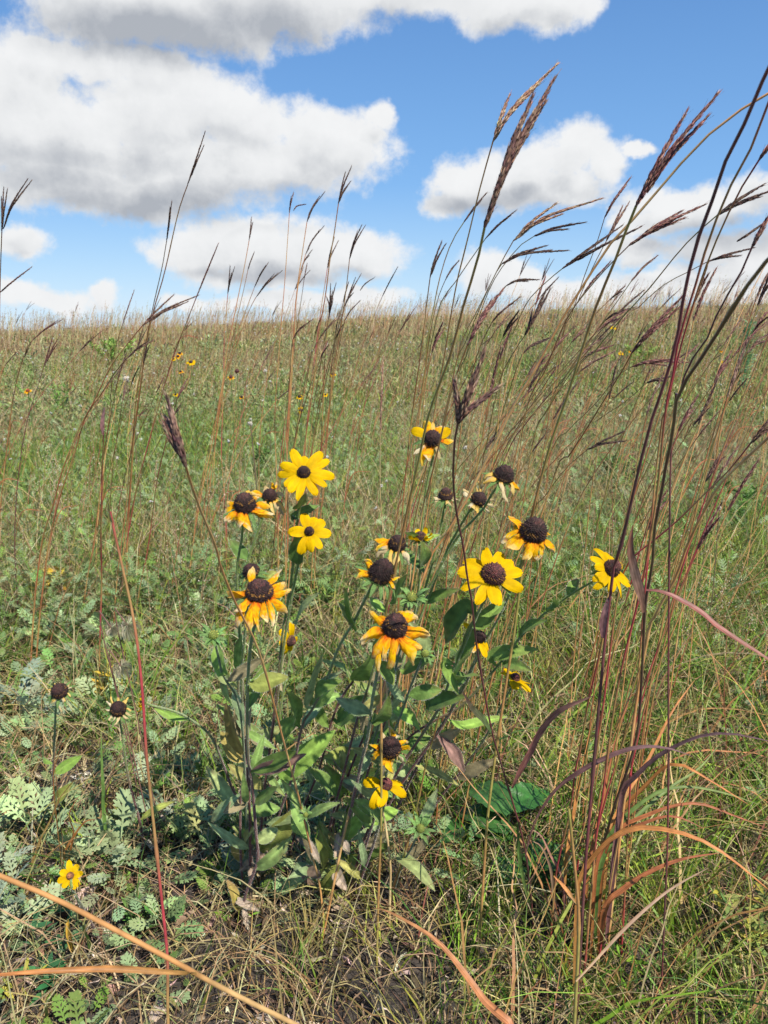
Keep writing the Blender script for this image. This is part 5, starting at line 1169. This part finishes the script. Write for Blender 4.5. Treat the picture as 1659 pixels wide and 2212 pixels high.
# ------------------------------------------------------------------ sky with clouds (by direction)
def azel(px, py):
    d = ray(px, py); d = d / np.linalg.norm(d); return math.degrees(math.atan2(d[0], d[1])), math.degrees(math.asin(d[2]))
def ell(px, py, rx, ry):
    a, e = azel(px, py); a2, _ = azel(px + rx, py); _, e2 = azel(px, py - ry); return a, e, abs(a2 - a), abs(e2 - e)
CLOUDS = [(300,20,270,105),(470,50,230,75),(620,10,260,85),(860,0,230,55),(1090,10,190,60),(1200,-15,120,50),
          (40,150,120,110),(20,250,170,150),(120,290,240,150),(330,250,190,130),(470,215,135,88),(540,260,130,80),(420,350,330,110),(330,420,260,60),(700,285,120,75),(760,320,100,70),(820,250,40,50),(640,350,200,80),(150,390,220,70),
          (520,530,190,65),(640,545,190,70),(780,555,115,48),(430,540,110,60),(590,590,190,35),
          (45,520,72,42),(95,640,140,32),(10,625,90,30),(220,635,40,30),
          (1235,335,105,70),(1310,360,60,60),(1150,360,95,60),(1060,390,110,75),(990,400,80,60),(1180,410,170,50),(1375,330,30,18),(960,440,60,35),
          (1480,450,160,60),(1620,420,100,60),(1400,490,80,40),(1570,540,180,45),(1370,540,90,30),(1640,560,90,50),
          (1060,590,75,58),(1130,610,90,42),(1400,620,260,38),(1250,625,150,35),(1600,600,120,35),
          (640,645,110,24),(790,640,90,26),(400,645,70,20),(560,660,120,18),(1560,640,200,20),(200,125,150,60),(330,150,140,50),(90,100,60,50)]
GREYS = [(330,70,330,85,1.0),(560,50,240,90,.8),(880,30,240,60,.45),(1120,45,160,35,.45),(190,345,330,40,.45),(330,440,300,55,.85),(120,400,200,60,.65),(560,415,260,45,.5),(700,380,120,50,.35),(560,590,180,26,.7),(700,600,150,22,.6),(60,545,60,20,.4),(1060,440,200,34,.75),(1250,420,100,30,.45),(1580,500,200,50,.8),(1460,540,160,45,.6),(1640,440,70,50,.6),(480,300,120,30,.25),(600,500,120,16,.3),(1500,610,180,18,.4)]
w = bpy.data.worlds.new('World'); scene.world = w; w.use_nodes = True
nt = w.node_tree; nt.nodes.clear()
def mk(tree, kind, **kw):
    n = tree.nodes.new(kind)
    for k, v in kw.items(): setattr(n, k, v)
    return n
def group_density():
    g = bpy.data.node_groups.new('cloud_field', 'ShaderNodeTree')
    g.interface.new_socket('Vector', in_out='INPUT', socket_type='NodeSocketVector')
    g.interface.new_socket('Density', in_out='OUTPUT', socket_type='NodeSocketFloat')
    gi = mk(g, 'NodeGroupInput'); go = mk(g, 'NodeGroupOutput'); L = g.links.new
    n1 = mk(g, 'ShaderNodeTexNoise'); n1.inputs['Scale'].default_value = .22; n1.inputs['Detail'].default_value = 5; n1.inputs['Roughness'].default_value = .56
    L(gi.outputs[0], n1.inputs['Vector'])
    sub = mk(g, 'ShaderNodeVectorMath', operation='SUBTRACT'); sub.inputs[1].default_value = (.5, .5, .5); L(n1.outputs['Color'], sub.inputs[0])
    mul = mk(g, 'ShaderNodeVectorMath', operation='MULTIPLY'); mul.inputs[1].default_value = (4.4, 3.0, 0); L(sub.outputs[0], mul.inputs[0])
    add = mk(g, 'ShaderNodeVectorMath', operation='ADD'); L(gi.outputs[0], add.inputs[0]); L(mul.outputs[0], add.inputs[1])
    prev = None
    for c in CLOUDS:
        a, e, ra, re = ell(*c)
        s = mk(g, 'ShaderNodeVectorMath', operation='SUBTRACT'); s.inputs[1].default_value = (a, e, 0); L(add.outputs[0], s.inputs[0])
        m = mk(g, 'ShaderNodeVectorMath', operation='MULTIPLY'); m.inputs[1].default_value = (1 / ra, 1 / re, 0); L(s.outputs[0], m.inputs[0])
        ln = mk(g, 'ShaderNodeVectorMath', operation='LENGTH'); L(m.outputs[0], ln.inputs[0])
        if prev is None: prev = ln.outputs['Value']
        else:
            mn = mk(g, 'ShaderNodeMath', operation='SMOOTH_MIN'); mn.inputs[2].default_value = .12; L(prev, mn.inputs[0]); L(ln.outputs['Value'], mn.inputs[1]); prev = mn.outputs[0]
    # puffs on the outline
    n2 = mk(g, 'ShaderNodeTexNoise'); n2.inputs['Scale'].default_value = .55; n2.inputs['Detail'].default_value = 7; n2.inputs['Roughness'].default_value = .66
    L(gi.outputs[0], n2.inputs['Vector'])
    ma = mk(g, 'ShaderNodeMath', operation='MULTIPLY_ADD'); ma.inputs[1].default_value = 1.25; ma.inputs[2].default_value = .375 + .06; L(n2.outputs['Fac'], ma.inputs[0])   # .97 + 1.1(n-.5)
    d = mk(g, 'ShaderNodeMath', operation='SUBTRACT'); L(ma.outputs[0], d.inputs[0]); L(prev, d.inputs[1])
    L(d.outputs[0], go.inputs[0]); return g
GD = group_density()
L = nt.links.new
tc = mk(nt, 'ShaderNodeTexCoord'); sp = mk(nt, 'ShaderNodeSeparateXYZ'); L(tc.outputs['Generated'], sp.inputs[0])
at2 = mk(nt, 'ShaderNodeMath', operation='ARCTAN2'); L(sp.outputs[0], at2.inputs[0]); L(sp.outputs[1], at2.inputs[1])
asn = mk(nt, 'ShaderNodeMath', operation='ARCSINE'); L(sp.outputs[2], asn.inputs[0])
cb = mk(nt, 'ShaderNodeCombineXYZ'); L(at2.outputs[0], cb.inputs[0]); L(asn.outputs[0], cb.inputs[1])
deg = mk(nt, 'ShaderNodeVectorMath', operation='SCALE'); deg.inputs['Scale'].default_value = 57.2958; L(cb.outputs[0], deg.inputs[0])
def dens(off):
    a = mk(nt, 'ShaderNodeVectorMath', operation='ADD'); a.inputs[1].default_value = off; L(deg.outputs[0], a.inputs[0])
    g = mk(nt, 'ShaderNodeGroup'); g.node_tree = GD; L(a.outputs[0], g.inputs[0]); return g.outputs[0]
d0 = dens((0, 0, 0)); d1 = dens((.45, 1.3, 0))
al = mk(nt, 'ShaderNodeMapRange', interpolation_type='SMOOTHSTEP'); al.inputs['From Min'].default_value = -.14; al.inputs['From Max'].default_value = .46; L(d0, al.inputs['Value'])
# light side / shaded side from the density toward the sun
sm = mk(nt, 'ShaderNodeMath', operation='ADD'); L(d1, sm.inputs[0]); L(d1, sm.inputs[1])
sh = mk(nt, 'ShaderNodeMapRange', interpolation_type='SMOOTHSTEP'); sh.inputs['From Min'].default_value = .1; sh.inputs['From Max'].default_value = 2.4; L(sm.outputs[0], sh.inputs['Value'])
nn = mk(nt, 'ShaderNodeTexNoise'); nn.inputs['Scale'].default_value = .3; nn.inputs['Detail'].default_value = 5; L(deg.outputs[0], nn.inputs['Vector'])
ns = mk(nt, 'ShaderNodeVectorMath', operation='SUBTRACT'); ns.inputs[1].default_value = (.5, .5, .5); L(nn.outputs['Color'], ns.inputs[0])
nm = mk(nt, 'ShaderNodeVectorMath', operation='MULTIPLY'); nm.inputs[1].default_value = (6, 3, 0); L(ns.outputs[0], nm.inputs[0])
na = mk(nt, 'ShaderNodeVectorMath', operation='ADD'); L(deg.outputs[0], na.inputs[0]); L(nm.outputs[0], na.inputs[1])
gsum = None
for (px, py, rx, ry, k) in GREYS:
    a, e, ra, re = ell(px, py, rx, ry)
    s = mk(nt, 'ShaderNodeVectorMath', operation='SUBTRACT'); s.inputs[1].default_value = (a, e, 0); L(na.outputs[0], s.inputs[0])
    m = mk(nt, 'ShaderNodeVectorMath', operation='MULTIPLY'); m.inputs[1].default_value = (1 / ra, 1 / re, 0); L(s.outputs[0], m.inputs[0])
    ln = mk(nt, 'ShaderNodeVectorMath', operation='LENGTH'); L(m.outputs[0], ln.inputs[0])
    mr = mk(nt, 'ShaderNodeMapRange', interpolation_type='SMOOTHSTEP'); mr.inputs['From Min'].default_value = 1.35; mr.inputs['From Max'].default_value = .1; mr.inputs['To Max'].default_value = k * .85; L(ln.outputs['Value'], mr.inputs['Value'])
    if gsum is None: gsum = mr.outputs[0]
    else:
        x = mk(nt, 'ShaderNodeMath', operation='MAXIMUM'); L(gsum, x.inputs[0]); L(mr.outputs[0], x.inputs[1]); gsum = x.outputs[0]
tot = mk(nt, 'ShaderNodeMath', operation='MULTIPLY_ADD', use_clamp=True); tot.inputs[1].default_value = .38; L(sh.outputs[0], tot.inputs[0]); L(gsum, tot.inputs[2])
n5 = mk(nt, 'ShaderNodeTexNoise'); n5.inputs['Scale'].default_value = .42; n5.inputs['Detail'].default_value = 6; n5.inputs['Roughness'].default_value = .6; L(deg.outputs[0], n5.inputs['Vector'])
tv = mk(nt, 'ShaderNodeMath', operation='MULTIPLY_ADD', use_clamp=True); tv.inputs[1].default_value = .5; L(n5.outputs['Fac'], tv.inputs[0]); tw = mk(nt, 'ShaderNodeMath', operation='SUBTRACT'); tw.inputs[1].default_value = .20; L(tot.outputs[0], tw.inputs[0]); L(tw.outputs[0], tv.inputs[2])
cr = mk(nt, 'ShaderNodeValToRGB'); L(tv.outputs[0], cr.inputs[0])
E = cr.color_ramp.elements; E[0].position = 0; E[0].color = (.90, .91, .92, 1); E[1].position = 1; E[1].color = (.43, .46, .51, 1)
e = E.new(.35); e.color = (.80, .815, .83, 1)
sky = mk(nt, 'ShaderNodeTexSky', sky_type='NISHITA', sun_disc=False); sky.sun_elevation = SUN_EL; sky.sun_rotation = SUN_AZ; sky.air_density = 1.0; sky.dust_density = 0.0; sky.ozone_density = 3.5
# the clear air between the clouds: Nishita blended with a deeper, cleaner late-September blue
skd = mk(nt, 'ShaderNodeVectorMath', operation='SCALE'); skd.inputs['Scale'].default_value = .10; L(sky.outputs[0], skd.inputs[0])
elr = mk(nt, 'ShaderNodeMapRange'); elr.inputs['From Min'].default_value = -.03; elr.inputs['From Max'].default_value = .40; L(asn.outputs[0], elr.inputs['Value'])
skr = mk(nt, 'ShaderNodeValToRGB'); L(elr.outputs[0], skr.inputs[0]); q = skr.color_ramp.elements
q[0].position = 0; q[0].color = (.36, .54, .72, 1); q[1].position = 1; q[1].color = (.066, .180, .44, 1); q2 = q.new(.4); q2.color = (.135, .315, .61, 1)
skm = mk(nt, 'ShaderNodeMix', data_type='RGBA'); skm.inputs[0].default_value = .8; L(skd.outputs[0], skm.inputs[6]); L(skr.outputs[0], skm.inputs[7])
bg1 = mk(nt, 'ShaderNodeBackground'); bg1.inputs[1].default_value = 1.0; L(skm.outputs[2], bg1.inputs[0])
bg2 = mk(nt, 'ShaderNodeBackground'); bg2.inputs[1].default_value = .71; L(cr.outputs[0], bg2.inputs[0])
mx = mk(nt, 'ShaderNodeMixShader'); L(al.outputs[0], mx.inputs[0]); L(bg1.outputs[0], mx.inputs[1]); L(bg2.outputs[0], mx.inputs[2])
wo = mk(nt, 'ShaderNodeOutputWorld'); L(mx.outputs[0], wo.inputs[0])

scene.view_settings.view_transform = 'Standard'; scene.view_settings.look = 'None'; scene.view_settings.exposure = .5; scene.view_settings.gamma = 1
scene.render.engine = 'CYCLES'
scene.cycles.max_bounces = 4; scene.cycles.diffuse_bounces = 2; scene.cycles.glossy_bounces = 2; scene.cycles.transmission_bounces = 3; scene.cycles.transparent_max_bounces = 4
w.cycles.sampling_method = 'MANUAL'; w.cycles.sample_map_resolution = 256
